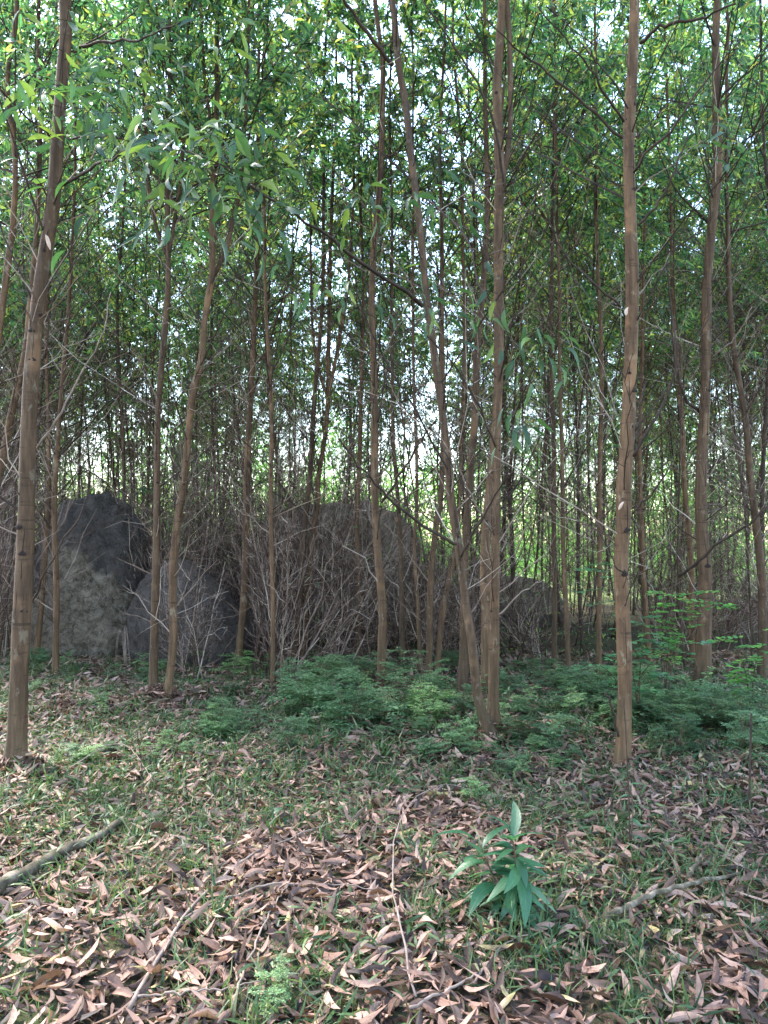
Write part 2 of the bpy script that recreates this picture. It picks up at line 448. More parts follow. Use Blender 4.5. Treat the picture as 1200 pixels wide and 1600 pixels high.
# ------------------------------------------------------------------ ground
def make_ground():
    xs = np.concatenate([[-400, -150, -60, -30, -18], np.linspace(-12, 12, 121), [18, 30, 60, 150, 400]])
    ys = np.concatenate([[-300, -100, -30, -8], np.linspace(-2, 22, 121), [24, 27, 31, 36, 45, 60, 90, 150, 300, 700, 1500]])
    X, Y = np.meshgrid(xs, ys)
    Z = gz(X, Y) + 0.006 * rng.standard_normal(X.shape)
    V = np.stack([X, Y, Z], -1).reshape(-1, 3); nx, ny = len(xs), len(ys)
    i = np.arange(ny - 1)[:, None] * nx + np.arange(nx - 1)[None]
    Q = np.stack([i, i + 1, i + nx + 1, i + nx], -1).reshape(-1, 4)
    a = Acc(); a.add(V, Q)
    link('ground', a.mesh('ground', M['ground'], True), kind='structure')
make_ground()

# ------------------------------------------------------------------ boulders
from mathutils import noise as mn, Vector
def boulder(px, py_base, d, half_w, height, depth, seed, label, lichen_dir=None, amp=0.22, power=2.6, lean=0.0, wedge=0.0):
    import bmesh
    bm = bmesh.new(); bmesh.ops.create_icosphere(bm, subdivisions=6, radius=1.0)
    vals = []
    for v in bm.verts:
        n = Vector(v.co)
        # super-ellipsoid: flatter faces than a ball
        k = (abs(n.x) ** power + abs(n.y) ** power + abs(n.z) ** power) ** (-1 / power)
        q = n * k
        f = 1 + amp * mn.fractal(q * 1.3 + Vector((seed, 0, 0)), 1.0, 2.0, 5) + 0.035 * mn.fractal(q * 5 + Vector((0, seed, 0)), 0.8, 2.0, 4)
        q = q * f
        lk = 0.0
        if lichen_dir is not None:
            lk = max(0.0, n.dot(Vector(lichen_dir).normalized())) ** 1.0
        vals.append(lk)
        zz = q.z * height * 0.70 + height * 0.30
        zz *= 1 - wedge * max(0.0, q.x + .15) ** 1.3
        v.co = Vector((q.x * half_w + lean * (zz - height * .4), q.y * depth, zz))
    me = bpy.data.meshes.new('boulder'); bm.to_mesh(me); bm.free()
    at = me.attributes.new('lichen', 'FLOAT', 'POINT'); at.data.foreach_set('value', vals)
    me.polygons.foreach_set('use_smooth', [True] * len(me.polygons))
    me.materials.append(M['rock'])
    p = P(px, py_base, d)
    o = link('boulder', me, loc=(p[0], d, float(gz(p[0], d)) - 0.05))
    return tag(o, label, 'boulder', 'boulders among the trees')
boulder(150, 1000, 11.2, 0.85, 2.25, 0.9, 3.1, 'tallest boulder, dark domed top over a pale lichen-crusted face', (0.1, -1, -0.75), 0.13, 2.2)
boulder(302, 1030, 10.4, 0.86, 1.34, 0.9, 8.4, 'low smooth dark grey boulder leaning against the tall pale-faced boulder', None, 0.09, 2.1, -0.10, 0.42)
boulder(398, 1030, 10.9, 0.26, 0.62, 0.4, 5.2, 'smallest grey boulder at the low end of the smooth dark one', None, 0.15, 2.2)
boulder(535, 1030, 12.6, 1.30, 2.15, 0.9, 12.7, 'broad dark boulder hidden behind stems and dead twigs beside the straight slim trunk', (0.3, -0.4, 1), 0.12, 3.4)
boulder(790, 1030, 14.5, 1.1, 0.95, 0.9, 17.7, 'low dark boulder half hidden in brush behind the paired trunks', (0.2, -0.2, 1), 0.08, 2.3)

# ------------------------------------------------------------------ tree building
def tri_tubes(acc, pts, rad):
    """many thin three sided tubes: pts (N,K,3), rad (N,K)"""
    N, K, _ = pts.shape
    tg = unit(np.gradient(pts, axis=1))
    ref = np.where((np.abs(tg[:, :1, 2:3]) > 0.8), np.array([1., 0, 0]), np.array([0, 0, 1.]))
    u = unit(np.cross(tg, np.broadcast_to(ref, tg.shape))); w = np.cross(tg, u)
    a = np.arange(3) * 2 * PI / 3
    V = pts[:, :, None] + rad[:, :, None, None] * (np.cos(a)[:, None] * u[:, :, None] + np.sin(a)[:, None] * w[:, :, None])
    base = (np.arange(N) * K * 3)[:, None, None]
    i = (np.arange(K - 1) * 3)[None, :, None]; j = np.arange(3)[None, None]; k = (j + 1) % 3
    Q = np.stack([base + i + j, base + i + k, base + i + 3 + k, base + i + 3 + j], -1).reshape(-1, 4)
    acc.add(V.reshape(-1, 3), Q)

def arcs(p0, az, el, length, lift, K=5, jit=0.03):
    """curved twigs: start points, azimuth, elevation, length, upward bend"""
    N = len(p0); s = np.linspace(0, 1, K)
    d = np.stack([np.cos(az) * np.cos(el), np.sin(az) * np.cos(el), np.sin(el)], -1)
    pts = p0[:, None] + d[:, None] * (s[None, :, None] * length[:, None, None])
    pts[:, :, 2] += lift[:, None] * length[:, None] * s[None] ** 2
    pts[:, 1:] += rng.standard_normal((N, K - 1, 3)) * (jit * length)[:, None, None] * s[None, 1:, None]
    return pts

def at_height(path, z):
    i = np.clip(np.searchsorted(path[:, 2], z), 1, len(path) - 1)
    a, b = path[i - 1], path[i]
    t = np.clip((z - a[:, 2]) / np.maximum(b[:, 2] - a[:, 2], 1e-6), 0, 1)[:, None]
    return a * (1 - t) + b * t

def sub_twigs(pts, n, lo=0.25, len_f=0.45, el=(0.1, 1.0), K=3):
    N, KK, _ = pts.shape
    idx = np.repeat(np.arange(N), n); s = rng.uniform(lo, 0.98, N * n) * (KK - 1)
    i = np.minimum(s.astype(int), KK - 2); f = (s - i)[:, None]
    p0 = pts[idx, i] * (1 - f) + pts[idx, i + 1] * f
    d = unit(pts[idx, -1] - pts[idx, 0]); az = np.arctan2(d[:, 1], d[:, 0]) + rng.normal(0, 0.8, N * n)
    L = np.linalg.norm(pts[idx, -1] - pts[idx, 0], axis=1) * len_f * rng.uniform(0.4, 1.2, N * n) * (1.2 - s / (KK - 1))
    return arcs(p0, az, rng.uniform(*el, N * n), L, rng.uniform(-0.1, 0.3, N * n), K, 0.06)

LOW = leaf_low(0.21)
LOW2 = leaf_low(0.23, -0.12, 0.30)

def leaves_on(acc, tw, per, size=(0.085, 0.14), droop=0.55):
    N, K, _ = tw.shape
    idx = np.repeat(np.arange(N), per); s = rng.uniform(0.15, 1.0, N * per) * (K - 1)
    i = np.minimum(s.astype(int), K - 2); f = (s - i)[:, None]
    p0 = tw[idx, i] * (1 - f) + tw[idx, i + 1] * f
    d = unit(tw[idx, -1] - tw[idx, 0]) * 0.6 + rng.standard_normal((N * per, 3)) * 0.55
    d[:, 2] -= droop
    R = frames(d, rng.uniform(-1.4, 1.4, N * per))
    h = N * per // 2; sz = rng.uniform(*size, N * per)
    acc.many(*LOW, R[:h], p0[:h], sz[:h]); acc.many(*LOW2, R[h:], p0[h:], sz[h:])

def crown_parts(path, z0, z1, nb, reach, leaf_acc, br_acc, twigs=7, per=13, r0=0.012, keep=None, size=(0.085, 0.14)):
    z = np.sort(rng.uniform(z0, z1, nb) ** 1.0)
    p0 = at_height(path, z)
    az = np.arange(nb) * 2.4 + rng.normal(0, 0.5, nb)
    k = (z - z0) / max(z1 - z0, 1e-6)
    L = reach * (1.0 - 0.65 * k) * rng.uniform(0.6, 1.2, nb)
    br = arcs(p0, az, rng.uniform(0.25, 0.95, nb), L, rng.uniform(-0.05, 0.25, nb), 5, 0.03)
    if keep is not None:
        m = keep(br); br = br[m]; L = L[m]
        if not len(br): return
    tri_tubes(br_acc, br, np.linspace(1, 0.25, 5)[None] * (r0 * np.clip(L / reach, 0.4, 1))[:, None])
    tw = sub_twigs(br, twigs, 0.2, 0.42, (-0.2, 0.9), 4)
    tri_tubes(br_acc, tw, np.linspace(1, 0.3, 4)[None] * np.full(len(tw), 0.0032)[:, None])
    leaves_on(leaf_acc, tw, per, size)

def dead_twigs(path, z0, z1, nb, reach, acc, subs=5, r0=0.006, el=(0.35, 1.15)):
    if z1 <= z0: return
    z = rng.uniform(z0, z1, nb); p0 = at_height(path, z)
    az = rng.uniform(0, 2 * PI, nb); L = reach * rng.uniform(0.25, 1.15, nb) * np.clip(0.4 + z * 0.5, 0.4, 1)
    br = arcs(p0, az, rng.uniform(*el, nb), L, rng.uniform(-0.15, 0.25, nb), 5, 0.045)
    tri_tubes(acc, br, np.linspace(1, 0.3, 5)[None] * (r0 * rng.uniform(0.5, 1.2, nb))[:, None])
    if subs:
        tw = sub_twigs(br, subs, 0.15, 0.5, (-0.4, 1.2), 4)
        tri_tubes(acc, tw, np.linspace(1, 0.3, 4)[None] * np.full(len(tw), r0 * 0.42)[:, None])

def trunk_mesh(path, rad, sides=14, name='trunk', mat=None, flare=True, knots=()):
    """tapered trunk with slight swellings at the old branch nodes"""
    L = np.concatenate([[0], np.cumsum(np.linalg.norm(np.diff(path, axis=0), axis=1))])
    n = max(8, int(L[-1] / 0.07)) if sides > 9 else max(8, int(L[-1] / 0.35))
    s = np.linspace(0, L[-1], n)
    p = np.stack([np.interp(s, L, path[:, k]) for k in range(3)], -1)
    r = np.interp(s, L, rad)
    ph = rng.uniform(0, 6.28, 4)
    r = r * (1 + 0.025 * np.sin(s * 5.1 + ph[0]) + 0.02 * np.sin(s * 11.7 + ph[1]))
    if flare: r = r * (1 + 0.55 * np.exp(-s / 0.07))
    if sides > 9:
        p[:, 0] += 0.006 * np.sin(s * 2.9 + ph[2]); p[:, 1] += 0.006 * np.sin(s * 3.7 + ph[3])
    a = Acc(); a.tube(p, r, sides, True, 0.012 if sides > 9 else 0)
    return a.mesh(name, mat or M['bark'], True)

# ---- traced trees: px polyline (x, y, width) from foot to top of the frame
def trace(pts, d):
    q = np.array([P(x, y, d) for x, y, w in pts]); r = np.array([w * 0.465 * d / F for x, y, w in pts])
    return q, r

def extend(path, rad, H, lean=0.25):
    """carry a stem on above the frame to height H, straightening up"""
    if path[-1, 2] >= H - 0.3: return path, rad
    d = unit(path[-1] - path[max(0, len(path) - 6)]); d = unit(d * np.array([lean, lean, 1])); d = d / d[2]
    zz = np.linspace(path[-1, 2], H, 8)[1:]
    add = path[-1] + d * (zz - path[-1, 2])[:, None]
    add[:, :2] += np.cumsum(rng.normal(0, 0.03, (7, 2)), 0)
    r = np.linspace(rad[-1], 0.008, 8)[1:]
    return np.vstack([path, add]), np.concatenate([rad, r])

scar_v = None
def scar_mesh():
    """dark drooping pocket under a fallen branch: a flattened wedge with a raised lip"""
    a = Acc()
    n = 12; t = np.arange(n) * 2 * PI / n
    rings = []
    for k, (sc, out) in enumerate([(1.0, 0.0), (0.85, 0.12), (0.45, 0.17), (0.05, 0.08)]):
        x = np.cos(t) * sc * 1.0; z = np.sin(t) * sc * 0.55
        z = np.where(z > 0, z * (1.0 + 1.0 * (1 - np.abs(x) / max(sc, .1)) ** 2), z * 0.55)
        rings.append(np.stack([x, np.full(n, -out), z], -1))
    V = np.vstack(rings); Q = []
    for k in range(3):
        for j in range(n):
            Q.append([k * n + j, k * n + (j + 1) % n, (k + 1) * n + (j + 1) % n, (k + 1) * n + j])
    a.add(V, Q); return a.mesh('branch_scar', M['scar'], True)
SCAR = scar_mesh()

def on_bark(path, rad, z, side):
    """point and outward normal on the camera side of a trunk, side in -1..1 across its width"""
    c = at_height(path, np.array([z]))[0]; r = float(np.interp(z, path[:, 2], rad))
    a = side * 1.25
    n = np.array([math.sin(a), -math.cos(a), 0.0])
    return c + n * r, n, a, r

def branch_obj(pts_px, r0, r1, parent, off, mat='dark_branch', n=16):
    """a single limb traced in the photo: (x, y, distance)"""
    q = smooth_path([P(x, y, d) for x, y, d in pts_px], n) - off
    q[1:-1] += rng.normal(0, 0.006, (n - 2, 3))
    a = Acc(); a.tube(q, np.linspace(r0, r1, n), 6)
    return link('branch', a.mesh('branch', M[mat], True), parent)

def traced_tree(stems, d, label, H=11.5, sides=14, crown=(4.8, 40), reach=1.7, scars=(), cracks=(), dead=(0.8, 5.0, 16), dead_reach=1.3, limbs=(), group='slender acacia trunks standing in the front rows', base=None):
    foot = ground_at(*base) if base else None
    if foot is not None: d = foot[1]
    off = P(stems[0][0][0], stems[0][0][1], d); off[2] = float(gz(off[0], d)) - 0.03
    root = link('acacia_tree', None, loc=tuple(off)); root.empty_display_size = 0.2
    tag(root, label, 'tree', group)
    la, ba = Acc(), Acc(); da = Acc()
    main = None
    for k, st in enumerate(stems):
        q, r = trace(st, d)
        if k == 0: q[0, 2] = off[2]
        n = max(10, len(q) * 4)
        pr = smooth_path(np.column_stack([q, r]), n)
        path, rad = pr[:, :3], pr[:, 3]
        if path[-1, 2] > 3.0: path, rad = extend(path, rad, H - 0.8 * k)
        if k == 0: main = (path, rad)
        link('trunk' if k == 0 else 'fork_stem', trunk_mesh(path - off, rad, sides, 'trunk', None, k == 0), root)
        z0 = max(crown[0], path[0, 2] + 0.3)
        if path[-1, 2] > z0 + 1:
            crown_parts(path - off, z0 - off[2], path[-1, 2] - off[2], crown[1], reach, la, ba)
        if dead[2]:
            dead_twigs(path - off, max(dead[0], path[0, 2]), min(dead[1], path[-1, 2] - 0.1), max(1, int(dead[2] * 1.8 * np.clip((min(dead[1], path[-1, 2]) - max(dead[0], path[0, 2])) / (dead[1] - dead[0]), 0, 1))), dead_reach, da, 5, 0.0058)
    bb = Acc(); nb2 = 9 if d < 6.5 else 14; zz = rng.uniform(1.6, 6.2, nb2); pb = at_height(main[0] - off, zz)
    lb = arcs(pb, rng.uniform(0, 2 * PI, nb2), rng.uniform(.45, 1.1, nb2), rng.uniform(.9, 2.3, nb2), rng.uniform(-.1, .25, nb2), 8, .018)
    tri_tubes(bb, lb, np.linspace(1, .3, 8)[None] * rng.uniform(.006, .010, nb2)[:, None])
    tw = sub_twigs(lb, 4, .2, .4, (.2, 1.2), 5); tri_tubes(bb, tw, np.linspace(1, .4, 5)[None] * np.full(len(tw), .0035)[:, None])
    link('bare_branchwork', bb.mesh('bare_branchwork', M['dark_branch'], True), root, kind='stuff')
    if la.n: link('crown', la.mesh('crown', M['canopy']), root)
    if ba.n: link('leafy_branchwork', ba.mesh('leafy_branchwork', M['dark_branch']), root, kind='stuff')
    if da.n: link('dead_branchwork', da.mesh('dead_branchwork', M['twig']), root, kind='stuff')
    path, rad = main
    for (py, side, size) in scars:
        z = P(600, py, d)[2]
        p, nrm, a, r = on_bark(path, rad, z, side)
        o = link('branch_scar', SCAR, root, tuple(p - off - nrm * 0.002))
        o.rotation_euler = (0, 0, a); o.scale = (size * r * rng.uniform(.5, .8), size * r * 0.9, size * r * rng.uniform(.6, 1.0)); o.rotation_euler[1] = rng.normal(0, .25)
    auto = [(py - rng.uniform(18, 60), py - 2, side + rng.normal(0, .12), side) for (py, side, size) in scars if size >= .5 and rng.random() < .7]
    for (y0, y1, s0, s1) in list(cracks) + auto:
        pts = []
        for t in np.linspace(0, 1, 8):
            p, nrm, a, r = on_bark(path, rad, P(600, y0 + (y1 - y0) * t, d)[2], s0 + (s1 - s0) * t)
            pts.append(p - off + nrm * 0.0005)
        a = Acc(); a.tube(np.array(pts), np.array([0.05, .6, .9, 1, 1, .9, 1.1, .5]) * r * 0.045, 5)
        link('bark_crack', a.mesh('bark_crack', M['scar'], True), root)
    for lm in limbs:
        branch_obj(lm[0], lm[1], lm[2], root, off, lm[3] if len(lm) > 3 else 'dark_branch')
    return root, off, d

trees = {}
def T(key, *a, **k): trees[key] = traced_tree(*a, **k)

T('left', [[(22, 1208, 40), (28, 1150, 31), (34, 950, 29), (40, 800, 27), (48, 640, 25), (61, 450, 23), (84, 300, 22), (100, 100, 20), (103, 55, 20)],
           [(103, 60, 15), (100, 30, 12), (97, 0, 11)]], 5.2, 'thickest reddish-brown trunk, leaning inward and forking near its top, at far edge of litter',
  base=(22, 1200), crown=(5.2, 26), H=10.5, dead=(1.0, 4.6, 12),
  scars=[(140, -.1, .5), (208, .5, .5), (395, .35, .5), (495, .9, .7), (520, -.1, .75), (565, .2, .7), (640, -.3, .35), (825, -.2, .8), (866, .2, .8), (955, .55, .8), (980, -.2, .5), (1030, -.2, .4)],
  cracks=[(60, 135, .1, -.1), (230, 395, -.6, -.4), (480, 515, -.9, -.2), (870, 905, .2, .2)],
  limbs=[([(57, 702, 5.2), (100, 633, 5.1), (127, 583, 5.1), (157, 530, 5.0), (173, 457, 5.0)], .009, .003, 'pale_branch'),
         ([(88, 297, 5.2), (133, 267, 4.8), (167, 253, 4.5), (217, 233, 4.2), (300, 238, 3.9), (392, 275, 3.8)], .012, .003),
         ([(108, 80, 5.2), (150, 68, 5.0), (207, 63, 4.8), (247, 50, 4.7), (283, 35, 4.6)], .012, .004),
         ([(105, 215, 5.1), (140, 216, 4.9), (175, 212, 4.7), (230, 225, 4.5)], .008, .003),
         ([(50, 940, 5.2), (95, 850, 5.0), (133, 790, 4.9), (148, 700, 4.8), (155, 660, 4.8)], .007, .003),
         ([(70, 560, 5.1), (80, 480, 5.0), (110, 420, 4.9), (165, 330, 4.9), (240, 280, 4.9)], .007, .003),
         ([(28, 1035, 5.2), (10, 960, 5.0), (-5, 900, 4.9)], .006, .003),
         ([(95, 230, 5.2), (40, 180, 4.6), (0, 140, 4.2)], .008, .004)])
T('left_pair_a', [[(240, 1092, 20), (240, 1050, 15), (243, 950, 13), (244, 800, 12), (248, 650, 10), (254, 550, 10), (262, 440, 9), (263, 400, 9)],
                  [(263, 405, 6), (247, 367, 6), (233, 300, 6), (230, 233, 6), (225, 130, 5), (222, 0, 4)],
                  [(263, 405, 7), (273, 350, 6), (282, 280, 6), (290, 150, 5), (296, 0, 4)]], 7.6, 'upright slim trunk forking high, sharing a mossy foot before the boulders',
  base=(245, 1092), H=10.5, crown=(4.6, 34), dead=(0.6, 5, 26),
  scars=[(560, .3, .6), (640, -.3, .6), (755, .4, .6), (880, 0, .6)])
T('left_pair_b', [[(258, 1100, 20), (264, 1067, 14), (270, 1000, 13), (269, 917, 13), (272, 867, 14), (280, 800, 13), (290, 733, 12), (300, 617, 12), (313, 567, 11), (320, 500, 11), (333, 427, 11)],
                  [(333, 430, 8), (353, 390, 8), (367, 333, 7), (380, 283, 7), (383, 200, 6), (390, 0, 5)],
                  [(333, 430, 7), (333, 333, 6), (330, 200, 6), (320, 117, 5), (312, 0, 5)]], 7.5, 'slanting slim trunk forking into a Y, rising from the shared mossy foot',
  base=(260, 1095), H=10.5, crown=(4.6, 34), dead=(0.6, 5, 26),
  scars=[(575, .4, .6), (722, .2, .6), (758, .3, .6), (922, .2, .6), (880, -.4, .5)])
T('boulder_side', [[(372, 1048, 18), (373, 1033, 14), (382, 933, 13), (384, 817, 12), (388, 700, 11), (392, 617, 9), (397, 517, 9), (402, 400, 8), (404, 280, 7), (403, 150, 6), (405, 0, 5)]], 9.3,
  'orange-brown straight trunk at the end of the low smooth boulder', base=(373, 1042), H=10.5, crown=(4.4, 32), dead=(0.5, 5, 28))
T('slim_a', [[(427, 1075, 8), (425, 917, 7), (424, 783, 7), (423, 617, 6), (420, 550, 6), (415, 450, 5), (412, 300, 5), (410, 100, 4)]], 8.0, 'very thin bare pole between the boulder-side trunk and the slanting pair',
  base=(427, 1072), H=9.5, crown=(4.4, 24), dead=(0.6, 5, 14), sides=10)
T('mid_pair_a', [[(455, 1045, 11), (467, 967, 10), (472, 883, 10), (475, 833, 9), (483, 750, 9), (490, 650, 8), (495, 583, 8), (500, 517, 7), (506, 400, 6), (505, 200, 5), (510, 50, 4)]], 9.3,
  'left stem of a slanting pair crossing low before the green clearing', base=(455, 1040), H=10, crown=(4.4, 30), dead=(0.5, 5, 26), sides=10)
T('mid_pair_b', [[(470, 1040, 11), (477, 967, 9), (485, 867, 9), (497, 783, 9), (497, 750, 8), (507, 683, 8), (513, 617, 8)],
                 [(513, 620, 6), (523, 567, 6), (533, 510, 6), (545, 440, 5), (552, 300, 4), (550, 100, 4)],
                 [(513, 620, 5), (500, 583, 5), (488, 517, 5), (486, 400, 4), (488, 200, 3)]], 9.4, 'right stem of the slanting pair, splitting into a narrow V halfway up',
  base=(472, 1038), H=10, crown=(4.4, 20), dead=(0.5, 5, 20), sides=10)
T('mid_slim', [[(558, 1040, 9), (560, 917, 9), (558, 817, 8), (560, 750, 8), (563, 650, 7), (567, 540, 6), (566, 400, 5), (560, 200, 5), (562, 50, 4)]], 9.6, 'slim dark stem just beside the straight trunk, in front of the hidden boulder',
  base=(558, 1036), H=10, crown=(5, 22), dead=(0.5, 5, 26), sides=10)
T('straight', [[(597, 1085, 17), (597, 1017, 15), (597, 950, 14), (590, 867, 13), (587, 783, 13), (585, 650, 12), (583, 550, 11), (582, 467, 11), (585, 383, 11), (593, 283, 11), (597, 200, 10), (599, 100, 9), (592, 50, 8), (585, 0, 8)]], 7.9,
  'straight slim trunk rising alone into the bright sky gap', base=(597, 1080), H=10.5, crown=(7.7, 20), dead=(0.6, 5, 22),
  scars=[(265, .3, .5), (640, -.1, .5), (665, .3, .5), (720, 0, .4), (895, .4, .5)],
  limbs=[([(597, 785, 7.9), (633, 730, 7.6), (667, 675, 7.4), (683, 655, 7.3)], .014, .01), ([(590, 660, 7.9), (605, 580, 7.8), (622, 510, 7.8)], .01, .006),
         ([(583, 540, 7.9), (560, 575, 7.6), (520, 610, 7.4)], .006, .003)])
T('leaning', [[(778, 1172, 30), (768, 1145, 22), (755, 1115, 17), (747, 1083, 16), (737, 1000, 15), (728, 950, 15), (717, 867, 14), (705, 783, 14), (702, 740, 14), (695, 667, 13), (683, 583, 13), (673, 517, 13), (664, 455, 13), (657, 367, 12), (648, 283, 12), (642, 233, 12), (635, 167, 12), (622, 100, 12), (617, 50, 11), (612, 0, 10)]], 5.8,
  'dark trunk leaning away from the paired trunks, its side limb reaching into the sky gap', base=(775, 1163), H=9.5, crown=(6.2, 16), dead=(0.8, 5, 14),
  scars=[(250, .8, .5), (565, -.2, .9), (615, .2, .8), (760, .1, .7), (840, .4, .7), (875, 0, .6), (640, .7, .5), (765, .3, .5), (995, 0, .9)],
  cracks=[(640, 760, .3, .2), (500, 562, -.5, -.3), (150, 240, .5, .8), (870, 900, 0, -.1)],
  limbs=[([(614, 103, 5.8), (590, 72, 5.7), (562, 35, 5.6), (538, 0, 5.5), (520, -30, 5.4)], .018, .010),
         ([(660, 478, 5.8), (640, 460, 5.6), (600, 433, 5.3), (550, 400, 5.0), (500, 360, 4.7), (457, 333, 4.4), (400, 298, 4.1), (350, 262, 3.9)], .017, .004),
         ([(712, 850, 5.8), (700, 845, 5.7), (633, 800, 5.5), (587, 757, 5.3), (547, 710, 5.1), (530, 685, 5.0)], .013, .006),
         ([(652, 300, 5.8), (690, 330, 5.2), (730, 380, 4.8), (760, 470, 4.5), (830, 560, 4.3)], .009, .003),
         ([(668, 490, 5.8), (630, 520, 5.4), (590, 500, 5.0), (530, 478, 4.8)], .006, .002),
         ([(635, 160, 5.8), (650, 300, 5.0), (640, 315, 4.6), (600, 325, 4.4)], .006, .003),
         ([(720, 870, 5.8), (760, 800, 5.5), (790, 740, 5.2), (800, 700, 5.1)], .011, .003),
         ([(718, 1000, 5.8), (690, 920, 5.6), (660, 860, 5.5), (640, 830, 5.4)], .006, .002)])
T('paired', [[(775, 1165, 32), (772, 1110, 22), (772, 1083, 19), (772, 950, 16), (773, 867, 15), (777, 750, 14), (778, 650, 15), (779, 560, 16), (778, 467, 17), (780, 333, 17), (783, 285, 18)],
             [(781, 290, 11), (778, 230, 10), (778, 167, 9), (781, 67, 9), (786, 0, 9)],
             [(785, 290, 10), (792, 240, 9), (796, 200, 9), (796, 67, 9), (793, 0, 9)]], 5.95, 'tall trunk splitting into two parallel stems high up, rooted with the leaning one',
  base=(780, 1155), H=10, crown=(6.0, 16), dead=(0.8, 5, 14),
  scars=[(148, -.2, .6), (265, 0, .6), (312, -.1, .6), (350, .7, .5), (560, .4, .4), (705, .3, .5), (960, .5, .6), (955, -.6, .6)],
  cracks=[(275, 310, .1, -.1), (480, 520, .2, .4), (700, 760, .3, .4)],
  limbs=[([(790, 300, 5.9), (770, 190, 5.7), (735, 110, 5.6), (700, 60, 5.5), (660, 0, 5.4)], .012, .005),
         ([(775, 700, 5.9), (740, 620, 5.7), (700, 560, 5.5), (640, 500, 5.2), (605, 470, 5.0)], .009, .003),
         ([(780, 960, 5.9), (810, 930, 5.7), (850, 905, 5.5)], .009, .003, 'pale_branch'),
         ([(768, 830, 5.9), (740, 780, 5.6), (700, 700, 5.4), (660, 650, 5.3)], .008, .003, 'pale_branch')])
T('behind_pair', [[(762, 1060, 22), (760, 960, 20), (758, 883, 18), (764, 780, 14), (770, 700, 11), (776, 560, 9), (778, 400, 7), (782, 200, 5)]], 8.0, 'thick mossy stem standing close behind the paired trunk',
  base=(762, 1090), H=10, crown=(5, 24), dead=(0.6, 5, 16))
T('rough', [[(722, 1070, 20), (726, 960, 14), (728, 850, 12), (733, 750, 12), (742, 650, 12), (745, 583, 12), (748, 517, 11), (753, 467, 11), (757, 400, 10), (762, 300, 10), (760, 200, 8), (757, 133, 7), (757, 0, 6)]], 7.4,
  'shaggy trunk with curling bark between the leaning and the paired trunk', base=(722, 1085), H=10, crown=(4.6, 24), dead=(0.6, 5.5, 40), dead_reach=0.7)
T('mid_a', [[(670, 1080, 12), (670, 1050, 11), (672, 917, 10), (683, 817, 10), (690, 767, 9), (692, 600, 8), (690, 400, 7), (688, 200, 5)]], 8.5, 'plain brown pole left of the leaning trunk, thicker of three close poles',
  base=(668, 1065), H=10, crown=(5, 24), dead=(0.6, 5, 20), sides=10)
T('mid_b', [[(683, 1040, 10), (693, 950, 9), (707, 883, 8), (716, 800, 7), (722, 700, 7), (726, 500, 6), (722, 300, 5)]], 9.0, 'pole tilting right behind the leaning trunk',
  base=(680, 1050), H=10, crown=(5, 22), dead=(0.6, 5, 20), sides=10)
T('mid_c', [[(630, 1050, 9), (627, 917, 8), (622, 783, 7), (615, 683, 6), (612, 560, 6), (613, 400, 5), (610, 250, 4)]], 9.2, 'thin pole nearest the straight trunk on its leaning-trunk side',
  base=(630, 1045), H=9, crown=(5, 18), dead=(0.6, 5, 20), sides=10)
T('mid_d', [[(657, 1050, 7), (652, 950, 7), (648, 850, 6), (652, 783, 6), (650, 700, 6), (647, 617, 5), (646, 480, 5)]], 9.0, 'thinnest of the three close poles left of the leaning trunk',
  base=(655, 1050), H=9, crown=(5, 18), dead=(0.6, 5, 20), sides=10)
T('right', [[(972, 1212, 30), (974, 1170, 26), (975, 1100, 24), (975, 1050, 24), (972, 950, 24), (970, 883, 24), (975, 817, 25), (976, 750, 25), (979, 717, 24), (982, 650, 23), (985, 550, 22), (987, 450, 22), (985, 333, 20), (984, 200, 20), (988, 100, 18), (990, 0, 17)]], 5.1,
  'big smooth trunk standing alone with many dark branch scars and a pale bark flake', base=(972, 1205), H=10.5, crown=(5.4, 24), dead=(1.0, 5, 10), group=None,
  scars=[(50, .6, .6), (167, .5, .5), (190, -.9, .6), (232, .6, .45), (300, .3, .7), (378, .15, .8), (427, .9, .5), (497, .95, .6), (613, .5, .8), (668, .0, .8), (713, .8, .6), (585, -.3, .5), (830, .2, .9), (898, .2, .9), (1090, .3, .5)],
  cracks=[(300, 378, .4, .15), (585, 668, -.35, 0), (583, 613, .9, .5), (790, 830, .1, .2), (10, 50, .9, .6), (960, 1120, .05, .1)],
  limbs=[([(975, 190, 5.1), (933, 127, 4.9), (890, 70, 4.8), (840, 10, 4.7)], .010, .004),
         ([(973, 215, 5.1), (900, 150, 5.0), (833, 97, 4.9), (800, 70, 4.8), (760, 30, 4.7)], .012, .004),
         ([(975, 290, 5.1), (940, 270, 5.0), (890, 205, 4.9), (870, 150, 4.9)], .006, .003),
         ([(970, 480, 5.1), (920, 435, 5.0), (880, 393, 5.0), (857, 343, 4.9), (845, 280, 4.9)], .009, .004),
         ([(997, 352, 5.1), (1033, 310, 5.0), (1060, 250, 4.9), (1085, 190, 4.9)], .009, .004),
         ([(1000, 67, 5.1), (1020, 48, 5.0), (1050, 37, 4.9), (1100, 27, 4.8), (1150, 5, 4.7)], .013, .006),
         ([(990, 713, 5.1), (1017, 667, 5.0), (1047, 607, 5.0), (1055, 555, 4.9), (1052, 500, 4.9)], .011, .004),
         ([(988, 803, 5.1), (1010, 780, 5.0), (1035, 750, 4.9), (1060, 690, 4.9)], .008, .003),
         ([(990, 270, 5.1), (1010, 240, 5.0), (1050, 200, 4.9), (1100, 130, 4.8), (1160, 60, 4.7)], .010, .004),
         ([(976, 895, 5.1), (960, 880, 5.0), (930, 820, 4.9), (900, 790, 4.8)], .005, .002),
         ([(966, 1150, 5.1), (958, 1110, 5.0), (945, 1080, 4.9)], .010, .006)])
